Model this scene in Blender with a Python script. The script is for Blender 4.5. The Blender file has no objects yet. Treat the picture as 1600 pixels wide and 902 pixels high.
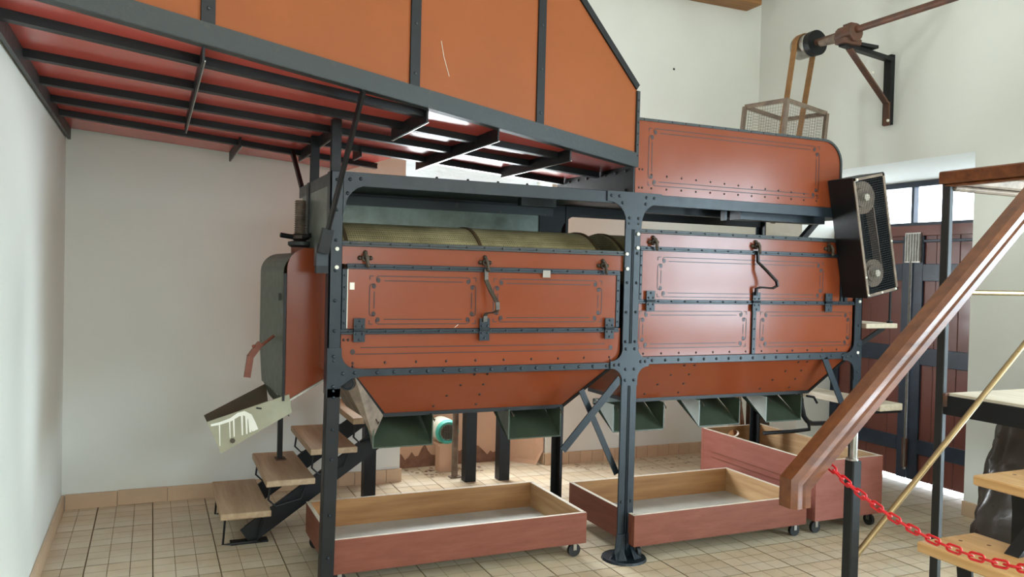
import bpy, math, random
from mathutils import Vector, Matrix
random.seed(7)
S = bpy.context.scene
COL = S.collection
PI = math.pi

# ------------------------------------------------------------------ camera
F_PX, YAW, PITCH, ROLL = 1269.58, math.radians(23.9145), math.radians(-1.12744), math.radians(1.37473)
cam_d = bpy.data.cameras.new('camera'); cam = bpy.data.objects.new('camera', cam_d); COL.objects.link(cam)
fw = Vector((math.sin(YAW)*math.cos(PITCH), math.cos(YAW)*math.cos(PITCH), math.sin(PITCH)))
rt = Vector((math.cos(YAW), -math.sin(YAW), 0)); up = rt.cross(fw)
r2 = rt*math.cos(ROLL) + up*math.sin(ROLL); u2 = up*math.cos(ROLL) - rt*math.sin(ROLL)
cam.matrix_world = Matrix(((r2.x, u2.x, -fw.x, 0), (r2.y, u2.y, -fw.y, 0), (r2.z, u2.z, -fw.z, 1.55), (0, 0, 0, 1)))
cam_d.sensor_width = 36; cam_d.lens = F_PX/1600*36; cam_d.clip_start = .05; cam_d.clip_end = 100
S.camera = cam

# ------------------------------------------------------------------ world, lights, exposure
S.view_settings.view_transform = 'Standard'; S.view_settings.look = 'None'
S.view_settings.gamma = 1; S.view_settings.use_curve_mapping = False
S.view_settings.exposure = 0.0
w = bpy.data.worlds.new('daylight'); S.world = w; w.use_nodes = True
w.node_tree.nodes['Background'].inputs[0].default_value = (.86, .94, 1, 1)
w.node_tree.nodes['Background'].inputs[1].default_value = 8.0

def area(name, loc, direction, sx, sy, power, color):
    d = bpy.data.lights.new(name, 'AREA'); d.shape = 'RECTANGLE'; d.size = sx; d.size_y = sy
    d.energy = power; d.color = color
    o = bpy.data.objects.new(name, d); COL.objects.link(o); o.location = loc
    o.rotation_euler = Vector(direction).to_track_quat('-Z', 'Y').to_euler()
    return o
area('doorway_daylight', (4.93, .95, 1.3), (-1, 0, 0), 1.8, 2.2, 190, (.58, .84, 1))
area('front_window_daylight', (1.1, -2.42, 2.3), (0, 1, -.05), 3.0, 2.0, 80, (.90, .97, 1))
area('upper_window_daylight', (3.9, -2.42, 3.3), (0, 1, 0), 1.8, 1.4, 52, (1, .96, .84))
area('alcove_daylight', (2.3, 6.26, 1.55), (0, -1, -.25), 1.15, 1.08, 100, (.92, .98, 1))

# ------------------------------------------------------------------ materials
def lin(c):
    c = c/255.
    return c/12.92 if c <= .04045 else ((c+.055)/1.055)**2.4
def rgb(r, g, b): return (lin(r), lin(g), lin(b), 1)
def nd(nt, t, **kw):
    n = nt.nodes.new(t)
    for k, v in kw.items(): setattr(n, k, v)
    return n
def mat(name, c, rough=.5, metal=0., var=.12, scale=5., bump=0., bscale=60., stretch=None, c2=None, mixpos=(.35, .7), coat=0., perobj=0., spec=.5):
    m = bpy.data.materials.new(name); m.use_nodes = True; nt = m.node_tree; L = nt.links
    b = nt.nodes['Principled BSDF']; b.inputs['Metallic'].default_value = metal
    b.inputs['Specular IOR Level'].default_value = spec
    if coat: b.inputs['Coat Weight'].default_value = coat; b.inputs['Coat Roughness'].default_value = .12
    tc = nd(nt, 'ShaderNodeTexCoord'); mp = nd(nt, 'ShaderNodeMapping'); L.new(tc.outputs['Object'], mp.inputs[0])
    if stretch: mp.inputs['Scale'].default_value = stretch
    n = nd(nt, 'ShaderNodeTexNoise'); n.inputs['Scale'].default_value = scale; n.inputs['Detail'].default_value = 6; n.inputs['Roughness'].default_value = .62
    L.new(mp.outputs[0], n.inputs['Vector'])
    cr = nd(nt, 'ShaderNodeValToRGB'); L.new(n.outputs['Fac'], cr.inputs[0])
    a = [x*(1-var) for x in c[:3]]+[1]; z = [min(1, x*(1+var)) for x in c[:3]]+[1]
    if c2: a, z = c, c2
    cr.color_ramp.elements[0].position, cr.color_ramp.elements[1].position = mixpos
    cr.color_ramp.elements[0].color = a; cr.color_ramp.elements[1].color = z
    out = cr.outputs[0]
    if perobj:
        oi = nd(nt, 'ShaderNodeObjectInfo'); mr = nd(nt, 'ShaderNodeMapRange')
        mr.inputs[3].default_value = 1-perobj; mr.inputs[4].default_value = 1+perobj
        L.new(oi.outputs['Random'], mr.inputs[0])
        hv = nd(nt, 'ShaderNodeHueSaturation'); L.new(mr.outputs[0], hv.inputs['Value']); L.new(out, hv.inputs['Color']); out = hv.outputs[0]
    L.new(out, b.inputs['Base Color'])
    mr = nd(nt, 'ShaderNodeMapRange'); mr.inputs[3].default_value = max(.03, rough-.08); mr.inputs[4].default_value = min(1, rough+.1)
    n3 = nd(nt, 'ShaderNodeTexNoise'); n3.inputs['Scale'].default_value = scale*2.3; n3.inputs['Detail'].default_value = 4
    L.new(mp.outputs[0], n3.inputs['Vector']); L.new(n3.outputs['Fac'], mr.inputs[0]); L.new(mr.outputs[0], b.inputs['Roughness'])
    if bump:
        n2 = nd(nt, 'ShaderNodeTexNoise'); n2.inputs['Scale'].default_value = bscale; n2.inputs['Detail'].default_value = 4
        L.new(mp.outputs[0], n2.inputs['Vector'])
        bp = nd(nt, 'ShaderNodeBump'); bp.inputs['Strength'].default_value = bump; bp.inputs['Distance'].default_value = .01
        L.new(n2.outputs['Fac'], bp.inputs['Height']); L.new(bp.outputs[0], b.inputs['Normal'])
    return m
def emit(name, c, s, var=.0):
    m = bpy.data.materials.new(name); m.use_nodes = True; nt = m.node_tree
    b = nt.nodes['Principled BSDF']; b.inputs['Base Color'].default_value = (.6, .65, .68, 1); b.inputs['Roughness'].default_value = .4
    b.inputs['Emission Strength'].default_value = s; b.inputs['Emission Color'].default_value = c
    n = nd(nt, 'ShaderNodeTexNoise'); n.inputs['Scale'].default_value = 14; n.inputs['Detail'].default_value = 6
    cr = nd(nt, 'ShaderNodeValToRGB'); nt.links.new(n.outputs['Fac'], cr.inputs[0])
    cr.color_ramp.elements[0].color = [x*(1-var) for x in c[:3]]+[1]; cr.color_ramp.elements[1].color = c
    nt.links.new(cr.outputs[0], b.inputs['Emission Color'])
    bp = nd(nt, 'ShaderNodeBump'); bp.inputs['Strength'].default_value = .6; bp.inputs['Distance'].default_value = .02
    nt.links.new(n.outputs['Fac'], bp.inputs['Height']); nt.links.new(bp.outputs[0], b.inputs['Normal'])
    return m

M = {}
M['red'] = mat('red_brown_paint', rgb(128, 61, 35), .19, var=.035, scale=2, bump=.01, bscale=25, spec=.36)
M['duct'] = mat('orange_brown_paint', rgb(143, 78, 41), .45, spec=.2, var=.07, scale=2.2, bump=.04, bscale=12)
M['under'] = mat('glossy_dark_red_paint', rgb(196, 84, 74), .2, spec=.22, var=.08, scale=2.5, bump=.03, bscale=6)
M['frame'] = mat('blue_black_paint', rgb(27, 36, 44), .36, spec=.4, var=.2, scale=9, bump=.06, bscale=40)
M['black'] = mat('black_paint', rgb(20, 22, 25), .45, spec=.35, var=.25, scale=9, bump=.06, bscale=40)
M['angle'] = mat('worn_angle_iron', rgb(38, 43, 44), .45, scale=14, c2=rgb(84, 70, 54), mixpos=(.62, .8), bump=.08)
M['line'] = mat('dark_stencil_paint', rgb(40, 16, 12), .4, var=.1)
M['green'] = mat('olive_green_paint', rgb(62, 72, 58), .4, var=.2, scale=8, bump=.05, bscale=30)
M['sheet'] = mat('grey_green_sheet', rgb(124, 134, 126), .32, scale=4, c2=rgb(84, 90, 78), metal=.35, bump=.04, bscale=20)
M['galv'] = mat('galvanised_sheet', rgb(186, 198, 198), .4, var=.1, scale=9)
M['cream'] = mat('cream_paint', rgb(146, 142, 120), .5, var=.1, scale=7, bump=.05)
M['white'] = mat('white_paint_drip', rgb(226, 224, 214), .5, var=.04)
M['brown_in'] = mat('rusty_inner_sheet', rgb(88, 62, 40), .5, scale=7, c2=rgb(58, 58, 40), bump=.05)
M['cast'] = mat('cast_iron', rgb(74, 64, 54), .45, metal=.5, var=.3, scale=40, bump=.2, bscale=90)
M['steel'] = mat('bare_steel', rgb(170, 168, 162), .3, metal=.9, var=.15, scale=30)
M['brass'] = mat('brass_tube', rgb(150, 128, 92), .3, metal=.7, var=.12, scale=20)
M['rust'] = mat('rusty_iron', rgb(112, 74, 56), .6, metal=.2, scale=12, c2=rgb(76, 62, 56), bump=.15, bscale=60)
M['dustiron'] = mat('dusty_iron', rgb(140, 122, 106), .6, metal=.2, scale=12, c2=rgb(92, 80, 70), bump=.12)
M['belt'] = mat('leather_belt', rgb(146, 104, 60), .6, var=.2, scale=20, bump=.1)
M['beltd'] = mat('rubber_belt', rgb(128, 108, 96), .6, var=.15, scale=15)
M['wall'] = mat('white_plaster', rgb(229, 232, 226), .85, var=.02, scale=1.5, bump=.08, bscale=14)
M['tile'] = mat('beige_floor_tile', rgb(204, 182, 150), .33, scale=2.2, c2=rgb(218, 206, 184), bump=.03, bscale=9, perobj=.07)
M['groove'] = mat('tile_groove', rgb(176, 157, 128), .7, var=.1)
M['grout'] = mat('dark_grout', rgb(118, 100, 78), .8, var=.2, scale=8)
M['btile'] = mat('baseboard_tile', rgb(205, 176, 146), .4, var=.06, scale=6, perobj=.06)
M['ceil'] = mat('white_ceiling', rgb(232, 226, 214), .9, var=.02)
def wood(name, a, b, rough=.5, axis='x', coat=0., sc=3.):
    s = {'x': (.6, 9, 9), 'y': (9, .6, 9), 'z': (9, 9, .6)}[axis]
    return mat(name, rgb(*a), rough, scale=sc, stretch=s, c2=rgb(*b), mixpos=(.3, .72), bump=.08, bscale=8, coat=coat)
M['pinex'] = wood('raw_pine_along_x', (136, 92, 52), (174, 127, 80), .6, 'x')
M['piney'] = wood('raw_pine_along_y', (172, 130, 88), (208, 172, 128), .6, 'y')
M['tready'] = wood('worn_pine_tread', (166, 136, 106), (198, 170, 138), .6, 'y')
M['treadr'] = wood('varnished_pine_tread', (190, 140, 84), (222, 178, 122), .4, 'y', coat=.2)
M['plank'] = wood('pale_plank', (196, 180, 156), (224, 212, 192), .6, 'y')
M['edge'] = mat('bare_worn_wood_edge', rgb(214, 204, 188), .6, var=.12, scale=20)
M['rail'] = wood('varnished_mahogany', (84, 40, 18), (128, 74, 38), .4, 'x', coat=.15, sc=2.5)
M['tray'] = mat('faded_red_wood_paint', rgb(120, 68, 53), .45, spec=.25, scale=6, c2=rgb(134, 80, 64), stretch=(.7, .7, 5), bump=.08, bscale=20)
M['tray2'] = mat('faded_pink_wood_paint', rgb(152, 94, 84), .42, spec=.3, scale=5, c2=rgb(138, 80, 68), stretch=(.7, .7, 5), bump=.08, bscale=20)
M['traybed'] = mat('dusty_grey_board', rgb(168, 166, 158), .45, scale=6, c2=rgb(190, 188, 180), bump=.04)
M['doorred'] = mat('door_red_paint', rgb(112, 60, 50), .35, var=.1, scale=4, bump=.04, bscale=10, coat=.2)
M['doorblue'] = mat('door_blue_paint', rgb(36, 50, 68), .35, var=.2, scale=8, bump=.05)
M['chain'] = mat('red_plastic', rgb(206, 26, 34), .35, var=.05)
M['card'] = mat('brown_cardboard', rgb(206, 166, 138), .8, var=.05, scale=3, bump=.05)
M['carddark'] = mat('damp_cardboard', rgb(136, 98, 78), .85, var=.2, scale=14, bump=.1)
M['motor'] = mat('turquoise_enamel', rgb(64, 168, 150), .4, var=.08)
M['grille'] = mat('pale_grille', rgb(206, 204, 188), .5, var=.05)
M['bag'] = mat('dark_plastic_sheet', rgb(62, 58, 54), .3, var=.3, scale=6, bump=.5, bscale=9, coat=.3)
M['rubber'] = mat('black_rubber', rgb(30, 30, 30), .6)
M['paper'] = mat('white_paper', rgb(226, 222, 208), .7, var=.03)
M['tape'] = mat('grey_tape', rgb(150, 142, 130), .5, var=.05)
M['sky'] = emit('daylit_plastic_sheet', (.72, .90, .96, 1), .5, .3)
M['dirt'] = mat('damp_dirt', rgb(120, 78, 52), .7, var=.3, scale=18)
# perforated drum sheet: dark holes in an olive sheet
def drum_mat():
    m = mat('perforated_olive_sheet', rgb(196, 180, 138), .4, metal=.1, scale=3, c2=rgb(112, 100, 68), bump=.03)
    nt = m.node_tree; b = nt.nodes['Principled BSDF']
    old = b.inputs['Base Color'].links[0].from_socket
    tc = nd(nt, 'ShaderNodeTexCoord'); v = nd(nt, 'ShaderNodeTexVoronoi'); v.inputs['Scale'].default_value = 85; v.inputs['Randomness'].default_value = .1
    nt.links.new(tc.outputs['Object'], v.inputs['Vector'])
    r = nd(nt, 'ShaderNodeValToRGB'); r.color_ramp.elements[0].position = .33; r.color_ramp.elements[1].position = .42
    r.color_ramp.elements[0].color = (.22, .22, .22, 1); nt.links.new(v.outputs['Distance'], r.inputs[0])
    mx = nd(nt, 'ShaderNodeMix', data_type='RGBA', blend_type='MULTIPLY'); mx.inputs[0].default_value = 1
    nt.links.new(old, mx.inputs[6]); nt.links.new(r.outputs[0], mx.inputs[7]); nt.links.new(mx.outputs[2], b.inputs['Base Color'])
    return m
M['drum'] = drum_mat()

# ------------------------------------------------------------------ mesh building helpers
ORG = {}          # world position of each object's origin
class MB:
    def __init__(s): s.v = []; s.f = []; s.mi = []; s.cur = 0
    def add(s, vs, fs):
        o = len(s.v); s.v += [Vector(p) for p in vs]
        for f in fs: s.f.append(tuple(i+o for i in f)); s.mi.append(s.cur)
        return s
    def box(s, x0, x1, y0, y1, z0, z1):
        return s.add([(x0,y0,z0),(x1,y0,z0),(x1,y1,z0),(x0,y1,z0),(x0,y0,z1),(x1,y0,z1),(x1,y1,z1),(x0,y1,z1)],
                     [(0,3,2,1),(4,5,6,7),(0,1,5,4),(1,2,6,5),(2,3,7,6),(3,0,4,7)])
    def bar(s, p0, p1, wd, ht, up=(0,0,1)):
        p0, p1 = Vector(p0), Vector(p1); d = (p1-p0).normalized(); up = Vector(up)
        if abs(d.dot(up)) > .97: up = Vector((0,1,0)) if abs(d.y) < .9 else Vector((1,0,0))
        a = d.cross(up).normalized()*wd/2; b = a.cross(d).normalized()*ht/2
        q = [p+i*a+j*b for p in (p0, p1) for i, j in ((-1,-1),(1,-1),(1,1),(-1,1))]
        return s.add(q, [(0,3,2,1),(4,5,6,7),(0,1,5,4),(1,2,6,5),(2,3,7,6),(3,0,4,7)])
    def cyl(s, p0, p1, r0, r1=None, n=16, cap=True, a0=0):
        r1 = r0 if r1 is None else r1
        p0, p1 = Vector(p0), Vector(p1); d = (p1-p0).normalized()
        a = d.orthogonal().normalized(); b = d.cross(a)
        q = [p+(a*math.cos(2*PI*i/n+a0)+b*math.sin(2*PI*i/n+a0))*r for p, r in ((p0, r0), (p1, r1)) for i in range(n)]
        fs = [(i, (i+1) % n, n+(i+1) % n, n+i) for i in range(n)]
        if cap: fs += [tuple(range(n-1, -1, -1)), tuple(range(n, 2*n))]
        return s.add(q, fs)
    def extrude(s, pts, vec):
        n = len(pts); vec = Vector(vec); pts = [Vector(p) for p in pts]
        fs = [tuple(range(n-1, -1, -1)), tuple(range(n, 2*n))]+[(i, (i+1) % n, n+(i+1) % n, n+i) for i in range(n)]
        return s.add(pts+[p+vec for p in pts], fs)
    def xz(s, poly, y0, y1): return s.extrude([(x, y0, z) for x, z in poly], (0, y1-y0, 0))
    def yz(s, poly, x0, x1): return s.extrude([(x0, y, z) for y, z in poly], (x1-x0, 0, 0))
    def xy(s, poly, z0, z1): return s.extrude([(x, y, z0) for x, y in poly], (0, 0, z1-z0))
    def tube(s, path, r, n=8, closed=False):
        path = [Vector(p) for p in path]; m = len(path); rings = []; prev = None
        for i, p in enumerate(path):
            if closed: t = (path[(i+1) % m]-path[i-1]).normalized()
            else: t = (path[min(i+1, m-1)]-path[max(i-1, 0)]).normalized()
            a = prev-t*prev.dot(t) if prev is not None else t.orthogonal()
            a.normalize(); prev = a; b = t.cross(a)
            rings.append([p+(a*math.cos(2*PI*k/n)+b*math.sin(2*PI*k/n))*r for k in range(n)])
        fs = []
        for i in range(m if closed else m-1):
            j = (i+1) % m
            fs += [(i*n+k, i*n+(k+1) % n, j*n+(k+1) % n, j*n+k) for k in range(n)]
        if not closed: fs += [tuple(range(n-1, -1, -1)), tuple(range((m-1)*n, m*n))]
        return s.add([q for r_ in rings for q in r_], fs)
    def strap(s, path, wd, th, side):
        # flat strip following a path; side = width direction
        path = [Vector(p) for p in path]; side = Vector(side).normalized(); m = len(path); q = []
        for i, p in enumerate(path):
            t = (path[min(i+1, m-1)]-path[max(i-1, 0)]).normalized(); n_ = t.cross(side).normalized()
            q += [p-side*wd/2-n_*th/2, p+side*wd/2-n_*th/2, p+side*wd/2+n_*th/2, p-side*wd/2+n_*th/2]
        fs = [(3,2,1,0), tuple(4*(m-1)+k for k in range(4))]
        for i in range(m-1):
            fs += [(4*i+k, 4*i+(k+1) % 4, 4*i+4+(k+1) % 4, 4*i+4+k) for k in range(4)]
        return s.add(q, fs)
    def rivet(s, p, r=.009, d=(0,-1,0), h=None):
        p = Vector(p); d = Vector(d).normalized(); h = h or r*.7; a = d.orthogonal().normalized(); b = d.cross(a); n = 6
        q = [p+(a*math.cos(2*PI*k/n)+b*math.sin(2*PI*k/n))*r for k in range(n)]
        q += [p+d*h*.75+(a*math.cos(2*PI*k/n)+b*math.sin(2*PI*k/n))*r*.65 for k in range(n)]+[p+d*h]
        fs = [(k, (k+1) % n, n+(k+1) % n, n+k) for k in range(n)]+[(n+k, n+(k+1) % n, 2*n) for k in range(n)]
        return s.add(q, fs)
    def lathe(s, prof, org, axis, n=20):
        # prof: (distance along axis, radius)
        org = Vector(org); d = Vector(axis).normalized(); a = d.orthogonal().normalized(); b = d.cross(a); m = len(prof)
        q = [org+d*t+(a*math.cos(2*PI*k/n)+b*math.sin(2*PI*k/n))*r for t, r in prof for k in range(n)]
        fs = [(i*n+k, i*n+(k+1) % n, (i+1)*n+(k+1) % n, (i+1)*n+k) for i in range(m-1) for k in range(n)]
        fs += [tuple(range(n-1, -1, -1)), tuple(range((m-1)*n, m*n))]
        return s.add(q, fs)
    def rot(s, angle, axis, pivot, start=0):
        R = Matrix.Rotation(angle, 3, axis); pv = Vector(pivot)
        for i in range(start, len(s.v)): s.v[i] = R @ (s.v[i]-pv)+pv
        return s
    def build(s, name, mats, parent=None, smooth=0, bevel=0):
        lo = Vector([min(p[i] for p in s.v) for i in range(3)]); hi = Vector([max(p[i] for p in s.v) for i in range(3)])
        c = (lo+hi)/2
        if parent is None: c.z = lo.z
        me = bpy.data.meshes.new(name); me.from_pydata([p-c for p in s.v], [], s.f)
        if isinstance(mats, str): mats = [mats]
        for k in mats: me.materials.append(M[k])
        if len(mats) > 1: me.polygons.foreach_set('material_index', s.mi)
        import bmesh as _b
        bm = _b.new(); bm.from_mesh(me); _b.ops.recalc_face_normals(bm, faces=bm.faces); bm.to_mesh(me); bm.free()
        if smooth:
            me.polygons.foreach_set('use_smooth', [True]*len(me.polygons)); me.set_sharp_from_angle(angle=math.radians(smooth))
        o = bpy.data.objects.new(name, me); COL.objects.link(o)
        if bevel:
            md = o.modifiers.new('edges', 'BEVEL'); md.width = bevel; md.segments = 1; md.limit_method = 'ANGLE'; md.angle_limit = .6
        if name in ('rivets', 'bolts', 'screws', 'bright_bolts', 'pale_bolts', 'wire_hooks', 'hoops', 'tread_screws', 'white_paint_drips', 'stencilled_border', 'stencilled_stripe', 'grille_wires', 'rod_bracket', 'edge_angles'): o['kind'] = 'stuff'
        place(o, c, parent)
        return o
def place(o, c, parent):
    ORG[o.name] = Vector(c)
    if parent is not None:
        o.parent = parent; o.location = Vector(c)-ORG[parent.name]
    else: o.location = c
def tag(o, label=None, cat=None, group=None, kind=None):
    for k, v in (('label', label), ('category', cat), ('group', group), ('kind', kind)):
        if v: o[k] = v
    return o
def thing(name, loc, label, cat, group=None):
    o = bpy.data.objects.new(name, None); o.empty_display_size = .1; COL.objects.link(o); place(o, Vector(loc), None)
    return tag(o, label, cat, group)
def struct(name, mb, mats, **k):
    return tag(mb.build(name, mats, **k), kind='structure')
def arc(cx, cz, r, a0, a1, n=6): return [(cx+r*math.cos(math.radians(a0+(a1-a0)*i/n)), cz+r*math.sin(math.radians(a0+(a1-a0)*i/n))) for i in range(n+1)]

# ------------------------------------------------------------------ the room
XL, XR, XD = -.498, 4.995, 5.38
YB, YB2, YA, YN, ZC = 5.745, 5.86, 6.17, -2.5, 4.6
AX0, AX1 = 1.68, 2.93
struct('wall_left', MB().box(XL-.2, XL, YN, 6.3, 0, ZC), 'wall')
struct('wall_outside', MB().box(AX0-.4, AX1+.4, 6.3, 6.31, 0, ZC), 'wall') if False else None
struct('wall_back', MB().box(XL, AX0, YB, 6.3, 0, ZC).box(AX1, XR+.5, YB2, 6.3, 0, ZC), 'wall')
struct('wall_alcove', MB().box(AX0, AX1, YA, 6.3, 0, .95).box(AX0, AX1, YA, 6.3, 2.62, ZC), 'wall')
DY0, DY1, DZ = 3.715, 5.0, 2.43
struct('wall_right', MB().box(XR, XR+.2, YN, -.0, 0, ZC).box(XR, XR+.2, -.0, 1.9, 2.6, ZC).box(XR, XR+.2, 1.9, DY0-.0, 0, ZC)
       .box(XR, XD+.12, DY0, YB2, DZ, ZC).extrude([(XR, DY0, DZ), (XD+.12, DY0, DZ), (XD+.12, DY0, 2.31), (XD, DY0, 2.328)], (0, 1.7, 0)).box(XR, XD+.12, DY0+1.56, YB2, 0, DZ)
       .box(XR+.2, XD+.12, DY0-.3, DY0, 0, ZC), 'wall')
struct('wall_front', MB().box(XL, XR, YN-.2, YN, 0, ZC), 'wall')
struct('ceiling', MB().box(XL-.2, XR+.6, YN-.2, 6.3, ZC, ZC+.1), 'ceil')
struct('trim_1', MB().box(1.2, 4.83, 5.66, YB2, 3.935, 4.12), 'pinex', bevel=.006)
floor = struct('floor', MB().box(XL-.2, XD+.02, YN-.2, 6.3, -.1, -.006), 'grout')
TS = .316
def tile_mesh():
    mb = MB(); g = .0019; h = (TS-.0036)/2; t = (2*h)/3
    for i in range(3):
        for j in range(3):
            x0, x1, y0, y1 = -h+i*t+g, -h+(i+1)*t-g, -h+j*t+g, -h+(j+1)*t-g
            mb.add([(x0,y0,0),(x1,y0,0),(x1,y1,0),(x0,y1,0)], [(0,1,2,3)])
    b = -.003
    mb.add([(-h,-h,b),(h,-h,b),(h,h,b),(-h,h,b),(-h,-h,-.006),(h,-h,-.006),(h,h,-.006),(-h,h,-.006)], [(0,1,2,3),(0,4,5,1),(1,5,6,2),(2,6,7,3),(3,7,4,0)])
    me = bpy.data.meshes.new('floor_tile'); me.from_pydata(mb.v, [], mb.f); me.materials.append(M['tile']); me.materials.append(M['groove'])
    for p in me.polygons: p.material_index = 1 if p.index == 9 else 0
    return me
tm = tile_mesh(); TX0, TY0 = 2.553-TS/2-10*TS, 5.572-TS/2-11*TS
rest = MB(); h = (TS-.0036)/2
def tile_in(x, y):
    return (XL < x < XR+.12 and YN < y < YB) or (AX0-.1 < x < AX1+.1 and y < YA+.1) or (XR <= x < XD+.05 and DY0 < y < DY0+1.56) or (AX1 < x < XR and y < YB2+.02)
for i in range(0, 20):
    for j in range(-16, 14):
        x, y = TX0+i*TS, TY0+j*TS
        if not tile_in(x, y): continue
        if y > 2.55 or (x > 2.2 and y > 2.2):
            o = bpy.data.objects.new('floor_tile', tm); COL.objects.link(o)
            place(o, Vector((x, y, random.uniform(-.0006, .0004))), floor)
        else: rest.box(x-h, x+h, y-h, y+h, -.006, -.0004)
o = rest.build('more_floor_tiles', 'tile', floor); o['kind'] = 'stuff'
# skirting tiles
def skirt(name, p0, p1, step, nrm, hgt=.095):
    base = struct(name, MB().bar(Vector(p0)+Vector((0,0,hgt/2-.003)), Vector(p1)+Vector((0,0,hgt/2-.003)), .008, hgt-.008), 'grout')
    p0, p1 = Vector(p0), Vector(p1); L = (p1-p0).length; d = (p1-p0)/L; n = max(1, round(L/step)); st = L/n
    along_x = abs(d.x) > .5; ln = st-.003
    mb = MB().box(-ln/2 if along_x else -.008, ln/2 if along_x else .008, -.008 if along_x else -ln/2, .008 if along_x else ln/2, -hgt/2, hgt/2)
    me = bpy.data.meshes.new('skirting_tile'); me.from_pydata(mb.v, [], mb.f); me.materials.append(M['btile'])
    for k in range(n):
        c = p0+d*(st*(k+.5)); c.z = hgt/2+random.uniform(-.0015, .0015); c += Vector(nrm)*.004
        o = bpy.data.objects.new('skirting_tile', me); COL.objects.link(o); place(o, c, base)
skirt('baseboard_left', (XL+.006, 2.6, 0), (XL+.006, YB-.02, 0), .316, (1, 0, 0))
skirt('baseboard_back', (XL+.02, YB-.006, 0), (1.0, YB-.006, 0), .316, (0, -1, 0))
skirt('baseboard_middle', (1.0, YB-.006, 0), (AX0+.012, YB-.006, 0), .108, (0, -1, 0))
skirt('baseboard_right', (AX1-.012, YB2-.006, 0), (XR-.02, YB2-.006, 0), .108, (0, -1, 0))
skirt('baseboard_alcove', (AX1-.004, YB2, 0), (AX1-.004, YA, 0), .15, (-1, 0, 0))
skirt('baseboard_doorway', (XR-.006, 2.2, 0), (XR-.006, DY0, 0), .316, (-1, 0, 0))

# alcove window: translucent sheet screwed over the opening
win = struct('window_1', MB().box(AX0, AX0+.05, 6.14, 6.2, .95, 2.62).box(AX1-.05, AX1, 6.14, 6.2, .95, 2.62)
             .box(AX0+.05, AX1-.05, 6.14, 6.2, .95, 1.0).box(AX0+.05, AX1-.05, 6.14, 6.2, 2.06, 2.11).box(AX0+.05, AX1-.05, 6.14, 6.2, 2.57, 2.62), 'plank')
MB().box(AX0+.01, AX1-.01, 6.118, 6.126, 2.08, 2.64).build('plastic_sheet', 'sky', win)
sb = MB()
for k in range(5):
    for z in (2.11, 2.28, 2.6): sb.rivet((AX0+.1+k*.262, 6.118, z), .013)
sb.build('screws', 'black', win)

# double door in the right wall
door = struct('door_1', MB().box(XD, XD+.06, DY0-.05, DY0-.01, 0, DZ).box(XD, XD+.06, DY0+1.56, DY0+1.61, 0, DZ)
              .box(XD, XD+.06, DY0-.01, DY0+1.56, 2.325, 2.335), 'doorblue')
def dbox(name, y0, y1, z0, z1, m, x0=XD-.02, x1=XD+.02): return MB().box(x0, x1, y0, y1, z0, z1).build(name, m, door, bevel=.003)
DYE, DYS = DY0+1.56, 4.49
for y0, y1, cols in ((DY0-.01, DYS-.005, 4), (DYS+.005, DYE, 4)):
    wdt = (y1-y0)/cols
    for k in range(cols):
        MB().box(XD+.0, XD+.035, y0+k*wdt+.002, y0+(k+1)*wdt-.002, .03, 1.965).build('door_plank', 'doorred', door, bevel=.003)
for y0, y1 in ((DYS+.0, DYS+.085), (DYS-.10, DYS-.012), (DYE-.08, DYE)):
    dbox('door_stile', y0, y1, .03, 1.92, 'doorblue')
for z0, z1 in ((.235, .345), (.92, 1.05), (1.56, 1.69)):
    dbox('door_rail', DY0-.01, DYS-.10, z0, z1, 'doorblue'); dbox('door_rail', DYS+.085, DYE-.08, z0, z1, 'doorblue')
dbox('top_board', DY0-.01, DYE, 1.905, 1.985, 'doorred', XD-.025, XD+.035)
dbox('blue_bead', DY0-.01, DYE, 1.855, 1.875, 'doorblue')  # thin dark blue strip just below the top board
MB().cyl((XD-.035, DYS-.005, .1), (XD-.035, DYS-.005, 1.72), .009, n=8).build('bolt_rod', 'steel', door)
lk = MB().box(XD-.04, XD-.02, DYS-.09, DYS+.05, 1.70, 1.93)
for k in range(6): lk.cyl((XD-.04, DYS-.08+k*.024, 1.71), (XD-.04, DYS-.08+k*.024, 1.92), .009, n=6)
lk.build('fluted_lock_case', 'steel', door, smooth=40)
MB().box(XD-.04, XD-.018, DYS-.02, DYS+.02, .12, .34).build('bolt_guide', 'rust', door)
# transom lights above the door: panes of clear glass between bars
gm = bpy.data.materials.new('clear_glass'); gm.use_nodes = True; M['glass'] = gm
b = gm.node_tree.nodes['Principled BSDF']; b.inputs['Transmission Weight'].default_value = 1; b.inputs['Roughness'].default_value = 0; b.inputs['IOR'].default_value = 1.01; b.inputs['Base Color'].default_value = (.95, .98, 1, 1)
tr = struct('window_2', MB().box(XD, XD+.05, DY0-.01, DYE, 1.985, 2.01).box(XD, XD+.05, DY0-.01, DYE, 2.285, 2.325), 'doorblue')
ys = [DY0-.01, 4.515, DYE]
for k in range(2):
    MB().box(XD+.02, XD+.026, ys[k]+.01, ys[k+1]-.01, 2.0, 2.295).build('window_pane', 'glass', tr)
    if k: MB().box(XD, XD+.05, ys[k]-.012, ys[k]+.012, 2.01, 2.285).build('glazing_bar', 'doorblue', tr)
dn = MB()
dn.rivet((4.068, YB2-.001, 3.328), .011)
struct('trim_2', dn, 'black')

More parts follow.
